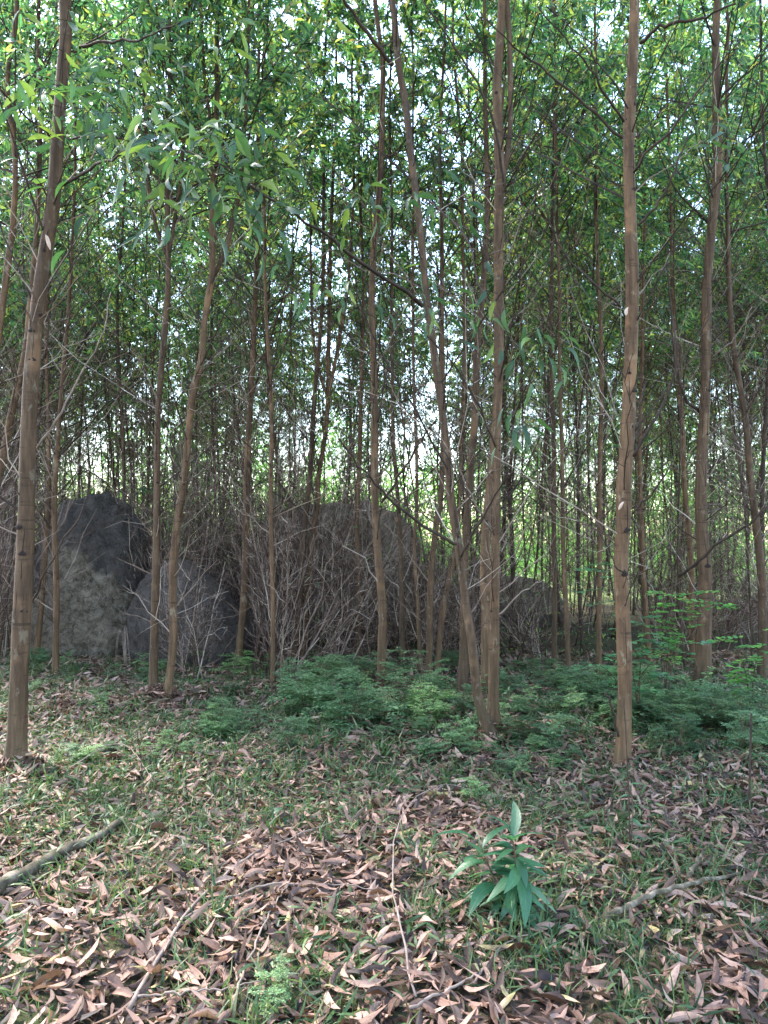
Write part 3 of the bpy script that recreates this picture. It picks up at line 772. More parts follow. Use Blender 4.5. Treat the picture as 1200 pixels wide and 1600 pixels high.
T('right_second', [[(1095, 1082, 30), (1097, 1050, 26), (1098, 1017, 26), (1102, 933, 22), (1102, 883, 21), (1097, 833, 20), (1095, 750, 19), (1100, 650, 17), (1103, 583, 17), (1105, 450, 16), (1113, 333, 15), (1122, 267, 15), (1121, 200, 14), (1120, 133, 13), (1117, 67, 13), (1120, 0, 12)]], 8.0,
  'second stout trunk of the open side, orange at its foot behind the bright shrub', base=(1097, 1077), H=11, crown=(5.8, 26), dead=(0.8, 5.5, 22), group=None,
  scars=[(75, 0, .8), (300, .6, .5), (455, .6, .5), (520, 0, .6), (545, .5, .5), (577, .5, .5), (612, .4, .6), (680, .5, .6), (760, .4, .5), (885, .0, .8)],
  cracks=[(545, 612, .7, .4), (720, 760, -.3, .4)],
  limbs=[([(1060, 900, 7.6), (1090, 880, 7.4), (1120, 850, 7.2), (1150, 835, 7.1), (1175, 815, 7.0), (1200, 790, 6.9)], .017, .010),
         ([(1100, 650, 8.0), (1070, 620, 7.9), (1055, 560, 7.8), (1048, 480, 7.8), (1040, 380, 7.7)], .018, .006),
         ([(1108, 350, 8.0), (1060, 300, 7.8), (1030, 240, 7.7), (1010, 170, 7.6)], .014, .005),
         ([(1118, 160, 8.0), (1160, 120, 7.8), (1200, 90, 7.7)], .014, .006),
         ([(1110, 560, 8.0), (1150, 525, 7.8), (1175, 480, 7.7)], .010, .004, 'pale_branch')])
T('edge_right', [[(1192, 1080, 16), (1190, 917, 14), (1183, 817, 12), (1173, 750, 11), (1163, 650, 10), (1153, 583, 9), (1145, 517, 9), (1138, 430, 8), (1136, 300, 7), (1135, 100, 6)]], 8.4, 'dark bent stem at the outer side of the second stout trunk',
  base=(1190, 1065), H=10, crown=(5, 28), dead=(0.8, 5, 22), sides=10, group=None)
T('right_back_a', [[(1083, 1050, 10), (1080, 900, 9), (1077, 850, 9), (1070, 750, 8), (1067, 683, 8), (1057, 550, 7), (1050, 400, 6), (1045, 200, 5)]], 9.8, 'slim dark stem just behind the second stout trunk',
  base=(1083, 1035), H=11, crown=(5, 28), dead=(0.8, 5, 20), sides=10)
T('right_back_b', [[(1015, 1060, 9), (1010, 950, 8), (1003, 850, 7), (1000, 700, 7), (1004, 500, 6), (1008, 300, 5)]], 9.6, 'thin stem close behind the big smooth trunk',
  base=(1014, 1040), H=11, crown=(5, 28), dead=(0.8, 5, 20), sides=10)
T('gap_a', [[(888, 1065, 9), (883, 917, 8), (878, 750, 7), (876, 600, 6), (872, 400, 5), (868, 200, 5)]], 8.8, 'rightmost of the thin poles in the gap between paired and big smooth trunk',
  base=(888, 1058), H=11, crown=(4.6, 28), dead=(0.8, 5, 20), sides=10)
T('gap_b', [[(866, 1060, 9), (866, 917, 8), (866, 750, 8), (862, 600, 7), (862, 400, 6), (866, 200, 5)]], 9.4, 'darker thin pole in the gap right of the paired trunks',
  base=(866, 1052), H=11, crown=(4.6, 28), dead=(0.8, 5, 20), sides=10)
T('gap_c', [[(936, 1066, 9), (937, 917, 8), (937, 750, 8), (940, 600, 7), (934, 400, 6), (930, 200, 5)]], 8.7, 'thin pole just left of the big smooth trunk',
  base=(936, 1060), H=11, crown=(4.6, 28), dead=(0.8, 5, 20), sides=10)
T('left_edge', [[(-30, 1060, 16), (-18, 850, 13), (3, 717, 12), (20, 633, 12), (33, 583, 11), (43, 533, 10), (50, 440, 9), (60, 300, 8), (66, 150, 7)]], 7.8, 'dark slanting stem passing behind the thickest trunk',
  H=10, crown=(4.8, 24), dead=(0.8, 5, 26), sides=10)
T('left_back_a', [[(53, 1030, 11), (63, 967, 9), (70, 883, 9), (75, 783, 8), (76, 650, 7), (72, 500, 6), (80, 300, 6), (78, 100, 5)]], 9.4, 'slim stem leaning over beside the pale-faced boulder',
  base=(53, 1035), H=10, crown=(4.8, 24), dead=(0.5, 5, 34), sides=10)
T('left_back_b', [[(88, 1050, 11), (88, 950, 10), (85, 817, 9), (90, 700, 8), (100, 560, 7), (112, 420, 6), (118, 200, 5)]], 8.6, 'dark slim stem crossing in front of the tallest boulder',
  base=(86, 1055), H=10, crown=(4.8, 24), dead=(0.5, 5, 34), sides=10)
T('left_top', [[(-40, 1080, 14), (-25, 800, 12), (-5, 560, 11), (3, 483, 11), (13, 400, 11), (20, 350, 10), (25, 250, 9), (10, 130, 8), (22, 50, 8), (28, 0, 7)]], 7.3, 'stem bending in and out at the frame edge behind the thickest trunk',
  H=10, crown=(4.6, 24), dead=(0.8, 5, 20), sides=10)

# ---- bark flakes on the big trunk
def flake(key, px, py, w, h, label=None):
    root, off, d = trees[key]
    p = P(px, py, d - 0.085) - off
    a = Acc(); V = []; Q = []
    for k, s in enumerate(np.linspace(0, 1, 6)):
        ww = w * math.sin(PI * (0.15 + 0.8 * s)) ; z = -h * s
        V += [(-ww, -0.012 * (1 - s) ** 2 - 0.006, z), (0, -0.02 * (1 - s) - 0.01, z), (ww, -0.002, z)]
        if k: b = 3 * k; Q += [[b - 3, b - 2, b + 1, b], [b - 2, b - 1, b + 2, b + 1]]
    a.add(V, Q); o = link('bark_flake', a.mesh('bark_flake', M['peel'], True), root, tuple(p)); return o
flake('right', 978, 484, 0.015, 0.055).rotation_euler = (-.35, 0.3, 0.2); flake('right', 972, 786, 0.012, 0.06).rotation_euler = (-0.3, 0.6, 0)
trees['left'][1]; f = flake('left', 74, 370, 0.012, 0.10); f.rotation_euler = (-.15, -0.3, 0)

# ------------------------------------------------------------------ near leaf sprays, every leaf its own part
NEAR = []
for k in range(6):
    a = Acc(); a.add(*[x for x in leaf_high(0.21 + 0.03 * (k % 3), 0.10 * (-1) ** k, 0.18 + 0.07 * k, 0.4)][:2]); a.uv.append(leaf_uv(7)); NEAR.append(a.mesh('leaf', M['near_leaf'], True))
def spray(key, pts, n, size=(0.10, 0.165), spread=0.06, down=0.5, side=0.9):
    root, off, _ = trees[key]
    q = smooth_path([P(x, y, d) for x, y, d in pts], 24); n = int(n * 1.5)
    s = rng.uniform(0.0, 1.0, n) * 23
    base = np.stack([np.interp(s, np.arange(24), q[:, k]) for k in range(3)], -1) + rng.normal(0, spread * 1.5, (n, 3)) * np.array([1, 1, .8])
    d0 = unit(q[-1] - q[0])
    D = unit(d0 * 0.4 + rng.normal(0, side, (n, 3)) * np.array([1, .8, .45]) - np.array([0, 0, down]))
    stem = unit(D + rng.normal(0, .3, (n, 3)) + np.array([0, 0, .6])) * spread
    R = frames(D, rng.uniform(-1.2, 1.2, n))
    from mathutils import Matrix
    a = Acc()
    for k in range(n):
        c0 = base[k] - off; c1 = c0 + stem[k] * rng.uniform(0.3, 1.6)
        a.tube([c0, (c0 + c1) / 2, c1], [.0025, .002, .0015], 3, False)
        o = link('leaf', NEAR[rng.integers(6)], root)
        sz = rng.uniform(*size)
        m = Matrix(R[k].tolist()).to_4x4() @ Matrix.Scale(sz, 4); m.translation = Vector(c1.tolist())
        o.matrix_basis = m
    link('leaf_stalks', a.mesh('leaf_stalks', M['dark_branch']), root, kind='stuff')
spray('left', [(90, 200, 5.0), (160, 190, 4.5), (250, 225, 4.1), (330, 250, 3.9)], 55)
spray('left', [(200, 235, 4.2), (300, 240, 3.9), (400, 285, 3.8)], 55, spread=.09)
spray('left', [(0, 140, 4.2), (50, 160, 4.3), (110, 150, 4.6), (170, 130, 4.7)], 40, spread=.09)
spray('left', [(60, 20, 4.9), (140, 25, 5.0), (240, 40, 5.1)], 34, spread=.12)
spray('left', [(120, 290, 4.8), (190, 330, 4.5), (270, 350, 4.4)], 26, spread=.12)
spray('leaning', [(330, 260, 4.0), (370, 330, 4.0), (430, 400, 4.2)], 18, spread=.1, down=.9)
spray('left', [(150, 60, 4.9), (280, 70, 4.6), (420, 60, 4.6)], 36, spread=.16)
spray('leaning', [(560, 330, 4.5), (610, 310, 4.4), (650, 305, 4.4), (720, 330, 4.5)], 26, (0.10, 0.14))
spray('leaning', [(480, 430, 4.7), (520, 455, 4.6), (545, 470, 4.6)], 10, (0.09, 0.14), down=1.0)
spray('leaning', [(600, 470, 4.7), (660, 465, 4.6), (740, 475, 4.5)], 16, (0.09, 0.13), down=.7)
spray('leaning', [(740, 480, 4.5), (810, 510, 4.3), (850, 545, 4.3), (840, 600, 4.3)], 18, (0.10, 0.14), down=.7)
spray('leaning', [(800, 600, 4.3), (815, 640, 4.3), (805, 690, 4.4)], 8, (0.10, 0.14), down=1.0)
spray('leaning', [(380, 285, 4.0), (350, 262, 3.9), (300, 250, 3.9)], 22, spread=.09)
spray('right_second', [(1095, 170, 7.6), (1110, 200, 6.4), (1130, 240, 5.2), (1150, 260, 5.0)], 18, (0.12, 0.16))

# ------------------------------------------------------------------ rows of thin trees behind
def variant(k):
    H = rng.uniform(8.5, 12.5); r = rng.uniform(0.018, 0.034)
    n = 9; z = np.linspace(0, H, n)
    path = np.stack([np.cumsum(rng.normal(0, 0.07, n)), np.cumsum(rng.normal(0, 0.07, n)), z], -1); path[0, :2] = 0
    path = smooth_path(path, 26)
    rad = np.interp(path[:, 2], [0, 0.1, H], [r * 1.15, r, 0.008])
    root = link('acacia_tree', None); root.empty_display_size = 0.2
    a = Acc()
    link('trunk', trunk_mesh(path, rad, 8, 'trunk', M['bark_far']), root)
    la, ba, da = Acc(), Acc(), Acc()
    if k % 3 == 0:
        z0 = rng.uniform(1.5, 4); p0 = at_height(path, np.array([z0]))[0]
        az = rng.uniform(0, 6.28); top = p0 + np.array([math.cos(az) * 1.1, math.sin(az) * 1.1, H - z0 - 1.2])
        mid = p0 * 0.6 + top * 0.4 + np.array([math.cos(az) * .3, math.sin(az) * .3, 0])
        fp = smooth_path([p0, mid, top], 16)
        link('fork_stem', trunk_mesh(fp, np.linspace(r * .6, .008, 16), 7, 'fork_stem', M['bark_far'], False), root)
        crown_parts(fp, max(4.0, z0 + 1), H - 1.2, 16, 1.1, la, ba)
    crown_parts(path, rng.uniform(3.4, 5.0), H, 46, rng.uniform(1.7, 2.5), la, ba, 8, 14, 0.009, size=(0.08, 0.14))
    if k % 2 == 0: crown_parts(path, 1.4, 3.6, 8, 1.0, la, ba, 4, 9, 0.006, size=(0.06, 0.10))
    dead_twigs(path, 0.25, 5.8, 80 if k % 2 == 0 else 125, 1.4, da, 8, 0.0058)
    link('crown', la.mesh('crown', M['canopy']), root)
    link('leafy_branchwork', ba.mesh('leafy_branchwork', M['dark_branch']), root, kind='stuff')
    link('dead_branchwork', da.mesh('dead_branchwork', M['twig']), root, kind='stuff')
    return root
protos = [variant(k) for k in range(10)]

REGION = [(-9, 'behind the thickest trunk at the litter edge'), (-0.36, 'behind the pale-faced tall boulder'), (-0.23, 'behind the low smooth boulder'),
          (-0.14, 'behind the slanting pair before the clearing'), (-0.05, 'behind the straight slim trunk'), (0.04, 'behind the leaning trunk'),
          (0.13, 'behind the paired trunks'), (0.20, 'in the gap before the big smooth trunk'), (0.29, 'behind the big smooth trunk'), (0.37, 'behind the second stout trunk'), (0.47, 'beyond the outermost dark bent stem')]
def region(x, y):
    t = x / max(y, 0.1); out = REGION[0][1]
    for lim, nm in REGION:
        if t >= lim: out = nm
    return out

spots = []
taken = [(o[1][0], o[1][1]) for o in trees.values()]
tries = 0
while len(spots) < 166 and tries < 40000:
    tries += 1
    y = 9.0 + 17.5 * rng.random() ** 0.9
    x = rng.uniform(-0.66, 0.66) * y
    if y < 9.8 and not (-.17 < x / y < .25): continue
    t = x / y
    if y > 17 and -0.13 < t < 0.13: continue            # the clearing beyond
    if y > 13.5 and -0.01 < t < 0.11 and rng.random() < 0.6: continue
    if t > .16 and y > 13 and rng.random() < .35: continue
    md = 0.75 if y < 14 else 0.95
    if any((x - a) ** 2 + (y - b) ** 2 < md * md for a, b in taken): continue
    if abs(x + 4.2) < 1.2 and abs(y - 11.2) < 1.1: continue
    if abs(x + 2.6) < 1.2 and abs(y - 10.4) < 1.0: continue
    if abs(x + 0.15) < 1.1 and abs(y - 12.6) < 1.0: continue
    taken.append((x, y)); spots.append((x, y))
spots.sort(key=lambda p: p[1])
for i, (x, y) in enumerate(spots):
    k = i % 10
    if x / y < -.08 and k % 2 == 0 and i >= 10: k += 1
    o = protos[k] if i < 10 else copy_thing(protos[k], (0, 0, 0), 0, 1)
    s = rng.uniform(0.85, 1.15)
    if -.055 < x / y < .085: s *= min(1.0, (1.5 + .50 * y) / 11.5)
    o.location = (x, y, float(gz(x, y)) - 0.02); o.rotation_euler = (rng.normal(0, .025), rng.normal(0, .03), rng.uniform(0, 6.28)); o.scale = (s, s, s * rng.uniform(.9, 1.1))
    kindw = 'forked ' if k % 3 == 0 else ''
    depth = 'near' if y < 13 else ('midway' if y < 18 else 'far')
    lw = 'leaning ' if abs(o.rotation_euler[1]) > .03 else 'straight '; lw += 'tall ' if s > 1.02 else ''
    tag(o, lw + {'near': 'twiggy ' + kindw + 'first-row acacia ', 'midway': 'slim ' + kindw + 'acacia deeper in ', 'far': 'distant ' + kindw + 'acacia with green crown '}[depth] + region(x, y), 'tree', 'thin acacias crowding the plantation behind the front trunks')
pole_protos = []
def pole_variant():
    H = rng.uniform(4.5, 8.5); r = rng.uniform(.011, .021); n = 8
    path = np.stack([np.cumsum(rng.normal(0, .06, n)), np.cumsum(rng.normal(0, .06, n)), np.linspace(0, H, n)], -1); path[0, :2] = 0
    path = smooth_path(path, 22); root = link('young_acacia', None); root.empty_display_size = .1
    link('trunk', trunk_mesh(path, np.linspace(r, .004, 22), 6, 'trunk', M['bark_far'], False), root)
    la, ba, da = Acc(), Acc(), Acc()
    crown_parts(path, H * .45, H, 16, .8, la, ba, 4, 9, .005, size=(.06, .11))
    dead_twigs(path, .3, H * .6, 30, .8, da, 5, .004, (.5, 1.35))
    link('crown', la.mesh('crown', M['canopy']), root); link('leafy_branchwork', ba.mesh('leafy_branchwork', M['dark_branch']), root, kind='stuff')
    link('dead_branchwork', da.mesh('dead_branchwork', M['twig']), root, kind='stuff')
    return root
pole_protos = [pole_variant() for _ in range(6)]
ps = []
while len(ps) < 130:
    y = 8.9 + 12 * rng.random() ** .8; x = rng.uniform(-.56, .56) * y
    if y < 10.9 and -.48 * y < x < -.16 * y: continue
    if any((x - a) ** 2 + (y - b) ** 2 < .3 for a, b in taken): continue
    if any(abs(x - bx) < 1.1 and abs(y - by) < 1.0 for bx, by in ((-4.2, 11.2), (-2.6, 10.4), (-.2, 12.6))): continue
    taken.append((x, y)); ps.append((x, y))
for i, (x, y) in enumerate(sorted(ps, key=lambda p: p[1])):
    o = pole_protos[i % 6] if i < 6 else copy_thing(pole_protos[i % 6], (0, 0, 0), 0, 1)
    s = rng.uniform(.85, 1.2); o.location = (x, y, float(gz(x, y)) - .02); o.scale = (s,) * 3
    o.rotation_euler = (rng.normal(0, .07), rng.normal(0, .09), rng.uniform(0, 6.28)); tl = 'leaning ' if abs(o.rotation_euler[1]) > .08 else 'upright '
    tag(o, 'thin ' + tl + ('young' if y < 13 else 'distant young') + ' acacia pole ' + region(x, y), 'tree', 'thin young acacia poles filling the rows')
# flanking and overhead trees beside the camera's field, out of the picture, are left out

# ------------------------------------------------------------------ dead brush between the stems
def brush():
    a = Acc()
    N = 5200
    y = 9.3 + 14 * rng.random(N) ** 1.2; x = rng.uniform(-0.6, 0.6, N) * y
    keep = ~((y < 10.9) & (x > -0.48 * y) & (x < -0.16 * y)) & ~((y < 11.2) & (x > 0.14 * y)) & ~((x > .15 * y) & (rng.random(N) < .7))
    x, y = x[keep], y[keep]; n = len(x)
    p0 = np.stack([x, y, gz(x, y) + rng.uniform(0, 1.1, n) * (rng.random(n) < .5)], -1)
    L = rng.uniform(0.4, 1.8, n)
    br = arcs(p0, rng.uniform(0, 6.28, n), rng.uniform(0.3, 1.5, n), L, rng.uniform(-0.4, 0.1, n), 5, 0.05)
    tri_tubes(a, br, np.linspace(1, .3, 5)[None] * rng.uniform(0.003, 0.007, n)[:, None])
    tw = sub_twigs(br, 3, 0.2, 0.5, (-.6, 1.2), 3)
    tri_tubes(a, tw, np.linspace(1, .4, 3)[None] * np.full(len(tw), 0.002)[:, None])
    o = link('dead_brush', a.mesh('dead_brush', M['twig']), kind='stuff')
    o['label'] = 'tangle of dead grey-brown twigs filling the space between the stems'
    # low green leaves caught in the brush
    b = Acc(); N = 70000
    y = 9.6 + 16 * rng.random(N) ** 1.1; x = rng.uniform(-0.6, 0.6, N) * y
    z = gz(x, y) + rng.random(N) ** 1.3 * 4.2
    cl = np.sin(x * 2.1) * np.sin(y * 1.7 + 1) + np.sin(x * .8 + z * 2.2) * .6
    m = (cl > 0.05) & ~((y < 11.3) & (x < -.12 * y)) & ~((x < -.1 * y) & (z > 1.2) & (rng.random(N) < .75)); x, y, z = x[m], y[m], z[m]; n = len(x)
    R = frames(rng.standard_normal((n, 3)) - np.array([0, 0, .4]), rng.uniform(-1.5, 1.5, n))
    b.many(*LOW, R, np.stack([x, y, z], -1), rng.uniform(0.04, 0.09, n))
    o = link('undergrowth_leaves', b.mesh('undergrowth_leaves', M['canopy']), kind='stuff')
    o['label'] = 'scattered green leaves growing low among the dead twigs'
brush()

def dead_bush_variant():
    root = link('dead_bush', None); root.empty_display_size = .1
    h = rng.uniform(1.2, 2.6); sa, ta = Acc(), Acc(); n = 9
    p0 = np.column_stack([rng.normal(0, .12, (n, 2)), np.zeros(n)])
    br = arcs(p0, rng.uniform(0, 6.28, n), rng.uniform(1.0, 1.5, n), h * rng.uniform(.6, 1.1, n), rng.uniform(-.1, .1, n), 7, .03)
    tri_tubes(sa, br, np.linspace(1, .3, 7)[None] * rng.uniform(.005, .010, n)[:, None])
    tw = sub_twigs(br, 13, .08, .42, (.2, 1.2), 5); tri_tubes(ta, tw, np.linspace(1, .35, 5)[None] * np.full(len(tw), .0036)[:, None])
    t2 = sub_twigs(tw, 5, .1, .6, (-.2, 1.3), 4); tri_tubes(ta, t2, np.linspace(1, .4, 4)[None] * np.full(len(t2), .0022)[:, None])
    link('stem', sa.mesh('stem', M['twig']), root)
    link('twigs', ta.mesh('twigs', M['twig']), root, kind='stuff')
    return root
db = [dead_bush_variant() for _ in range(7)]
dbs = []
while len(dbs) < 140:
    y = 8.6 + 8.5 * rng.random() ** 1.2; x = rng.uniform(-.55, .5) * y
    if y < 11.0 and -.50 * y < x < -.16 * y and rng.random() < .97: continue
    if x > .12 * y and rng.random() < .8: continue
    if y < 9.4 and x > -.1 * y: continue
    dbs.append((x, y))
for i, (x, y) in enumerate(sorted(dbs, key=lambda p: p[1])):
    o = db[i % 7] if i < 7 else copy_thing(db[i % 7], (0, 0, 0), 0, 1)
    s = rng.uniform(.7, 1.25); o.location = (x, y, float(gz(x, y)) - .02); zs = s * (rng.uniform(1.3, 2.1) if x < -.06 * y else 1.0); o.scale = (s, s, zs); o.rotation_euler = (rng.normal(0, .12), rng.normal(0, .12), rng.uniform(0, 6.28))
    dw = 'front-rank ' if y < 10.5 else ('second-rank ' if y < 12.5 else 'deep-set '); cw = 'leaning ' if abs(o.rotation_euler[0]) + abs(o.rotation_euler[1]) > .2 else 'upright '
    tag(o, dw + cw + ('tall' if zs > 1.5 else 'high' if zs > 1.15 else ('low' if s < .85 else 'leafless')) + ' dead twiggy bush ' + region(x, y), 'bush', 'dead twiggy bushes between the stems')

# ------------------------------------------------------------------ bushes and trees beyond the clearing
def far_bush(x, y, w, h, n, label):
    a = Acc()
    u = rng.standard_normal((n, 3)); u = unit(u) * rng.random((n, 1)) ** 0.5
    lob = 1 + 0.25 * np.sin(5 * u[:, :1] + x) * np.cos(4 * u[:, 2:3] + y)
    p = u * lob * np.array([w, w * .8, h * .5]) + np.array([0, 0, h * .5])
    R = frames(rng.standard_normal((n, 3)) - np.array([0, 0, .4]), rng.uniform(-1.5, 1.5, n))
    a.many(*LOW, R, p, rng.uniform(0.12, 0.24, n))
    root = link('leafy_bush', None, loc=(x, y, float(gz(x, y)))); tag(root, label, 'bush', 'sunlit bushes beyond the clearing')
    link('foliage', a.mesh('foliage', M['bright']), root)
    s = Acc()
    for k in range(7):
        az = k * .9; s.tube(smooth_path([(0, 0, -.1), (math.cos(az) * w * .25, math.sin(az) * w * .25, h * .4), (math.cos(az) * w * .6, math.sin(az) * w * .5, h * .75)], 6), np.linspace(.05, .015, 6), 5)
    link('stem', s.mesh('stem', M['dark_branch'], True), root)
far_bush(-3.0, 27, 2.6, 4.6, 9000, 'tall sunlit lime-green bush seen through the slanting pair')
far_bush(-0.4, 30, 2.4, 3.6, 8000, 'sunlit round bush behind the hidden boulder')
far_bush(3.4, 31, 2.6, 2.6, 7000, 'low sunlit bush under the low bright gap')
far_bush(7.5, 33, 3.6, 4.5, 8000, 'wide bush beyond the poles of the open gap')
far_bush(13, 34, 3.6, 5.5, 8000, 'big bush beyond the second stout trunk')
far_bush(-8.5, 32, 3.6, 5.5, 8000, 'big bush beyond the tall boulder')
far_bush(-15, 33, 3.6, 6.0, 8000, 'outermost bush beyond the thickest trunk')

def treeline():
    a = Acc(); n = 52000
    x = rng.uniform(-34, 34, n); y = 38 + 5 * rng.random(n) + 2 * np.sin(x * .4)
    t = x / y
    top = 8.0 + 2.2 * np.sin(x * .55 + 1) + 1.3 * np.sin(x * 1.7)
    top = np.where((t > -.02) & (t < .10), 6.0 + 1.0 * np.sin(3 * x), top)
    z = rng.random(n) ** 0.9 * top
    R = frames(rng.standard_normal((n, 3)) - np.array([0, 0, .4]), rng.uniform(-1.5, 1.5, n))
    a.many(*LOW, R, np.stack([x, y, z - .4], -1), rng.uniform(.28, .5, n))
    o = link('far_woods', a.mesh('far_woods', M['bright']), kind='stuff'); o['label'] = 'far green wood closing the view beyond the clearing'
treeline()

# ------------------------------------------------------------------ leaf litter
LIT = []
for k in range(8):
    LIT.append(leaf_high(0.19 + 0.045 * (k % 3), 0.12 * (-1) ** k, [-.2, .15, .3, -.1, .45, .1, -.35, .25][k], [.3, .7, 1.1, .5, .2, .9, .6, .4][k], [.2, .5, -.4, 0, .6, .3, -.3, .4][k], 6, 0.03))
LITM = []
for t in LIT:
    a = Acc(); a.add(t[0] - np.array([0, .5, 0]), t[1]); a.uv.append(leaf_uv(6)); LITM.append(a.mesh('fallen_leaf', M['litter'], True))

def grass_field(x, y):
    """0 where leaves lie bare, 1 where the grass is thick"""
    return 0.5 + 0.5 * np.sin(1.7 * x + 2.3 * np.sin(1.1 * y)) * np.sin(1.9 * y + 1.3 * np.sin(1.6 * x + 1)) + 0.25 * np.sin(5.1 * x + 3.7 * y)
LEAFC = [(-1.15, 2.55, .65), (-0.45, 3.6, .45), (-.75, 3.0, .35), (2.0, 4.3, .6), (.15, 2.5, .25), (.3, 4.4, .4), (1.2, 2.6, .25)]
def litter_density(x, y):
    g = grass_field(x, y); d = 0.90 - 0.38 * np.clip(g, 0, 1)
    for cx, cy, r in LEAFC: d = d + 0.6 * np.exp(-((x - cx) ** 2 + (y - cy) ** 2) / r ** 2)
    return np.clip(d, 0, 1)

def litter():
    N = 105000
    y = 1.9 + 8.8 * rng.random(N) ** 0.9; x = rng.uniform(-0.62, 0.62, N) * (y + 0.5)
    w = rng.random(N) * 1.0
    # area weight: more room farther off
    keep = (w < litter_density(x, y) * np.clip((y + .5) / 6.5, .38, 1.0)); x, y = x[keep], y[keep]
    feet = [(trees[q][1][0], trees[q][1][1]) for q in ('left', 'left_pair_a', 'left_pair_b', 'leaning', 'paired', 'right', 'straight', 'right_second')]
    n0 = len(x)
    for fx, fy in feet:
        m_ = 170; rr = .07 + .30 * rng.random(m_) ** 1.3; aa = rng.uniform(0, 2 * PI, m_)
        x = np.append(x, fx + rr * np.cos(aa)); y = np.append(y, fy + rr * np.sin(aa))
    n = len(x)
    near = np.argsort(y + 0.15 * np.abs(x) + rng.uniform(0, 1.6, n) * (rng.random(n) < 1))
    # only leaves inside the frame are picked as single things
    vis = (np.abs(x[near]) < 0.48 * y[near]) & (y[near] > 2.55)
    single = near[vis][:290]
    rest = np.setdiff1d(np.arange(n), single)
    lay = rng.uniform(0.0, 0.04, n)
    for fx, fy in feet: lay[n0:] += .07 * np.exp(-((x[n0:] - fx) ** 2 + (y[n0:] - fy) ** 2) / .13 ** 2)
    th = rng.uniform(0, 2 * PI, n)
    D = np.stack([np.cos(th), np.sin(th), rng.normal(0, .20, n)], -1)
    stand = rng.random(n) < 0.06
    D[stand, 2] += rng.uniform(.3, .9, stand.sum())
    roll = rng.normal(0, .45, n) + PI * (rng.random(n) < .45)
    R = frames(D, roll)
    pos = np.stack([x, y, gz(x, y) + lay + 0.008], -1)
    size = 0.030 + 0.108 * rng.random(n) ** 1.4
    acc = Acc()
    farm = y[rest] > 5.4
    fl = rest[farm]; rest = rest[~farm]
    for k in range(4):
        m = fl[k::4]
        t = [leaf_low(.24, .1, .2), leaf_low(.2, -.12, -.3), leaf_low(.28, .05, .4), leaf_low(.22, -.05, -.1)][k]
        acc.many(t[0] - np.array([0, .5, 0]), t[1], t[2], R[m], pos[m], size[m] * 1.05); acc.uv.append(np.tile([(-.5, .5)], (len(m) * 6, 1)))
    for k in range(8):
        m = rest[k::8]
        t = LIT[k]; acc.many(t[0] - np.array([0, .5, 0]), t[1], [], R[m], pos[m], size[m]); acc.uv.append(np.tile(leaf_uv(6), (len(m), 1)))
    o = link('leaf_litter', acc.mesh('leaf_litter', M['litter'], True), kind='stuff')
    o['label'] = 'thick pinkish-brown litter of dry fallen leaves covering the forest floor'
    from mathutils import Matrix
    shapes = ['nearly flat', 'slightly folded', 'tightly curled', 'gently bent', 'broad flat', 'rolled', 'upturned', 'sickle-shaped']
    land = [((-1.0, 2.6), 'in the pink drift at the bottom corner'), ((-.55, 3.0), 'beside the long diagonal twig'), ((.5, 3.0), 'below the broad-leaved seedling'),
            ((.05, 2.7), 'near the arching pale stem'), ((1.3, 3.4), 'by the broken stick'), ((-1.4, 3.6), 'by the mossy log'), ((-.2, 3.8), 'in the open patch beyond the diagonal twig'), ((.8, 3.7), 'around the seedling'), ((1.1, 2.6), 'in the bottom corner beyond the stick')]
    for j, i in enumerate(single):
        k = j % 8
        o = link('fallen_leaf', LITM[k])
        m = Matrix(R[i].tolist()).to_4x4() @ Matrix.Scale(float(size[i]) * 1.08, 4); q = pos[i].copy(); q[2] += 0.018
        m.translation = Vector(q.tolist()); o.matrix_basis = m
        where = min(land, key=lambda L: (L[0][0] - x[i]) ** 2 + (L[0][1] - y[i]) ** 2)[1]
        big = 'long' if size[i] > .13 else ('short' if size[i] < .095 else 'mid-sized')
        tag(o, f'{big} {shapes[k]} dry brown leaf {where}', 'leaf', 'dry leaves fallen on the forest floor')
litter()

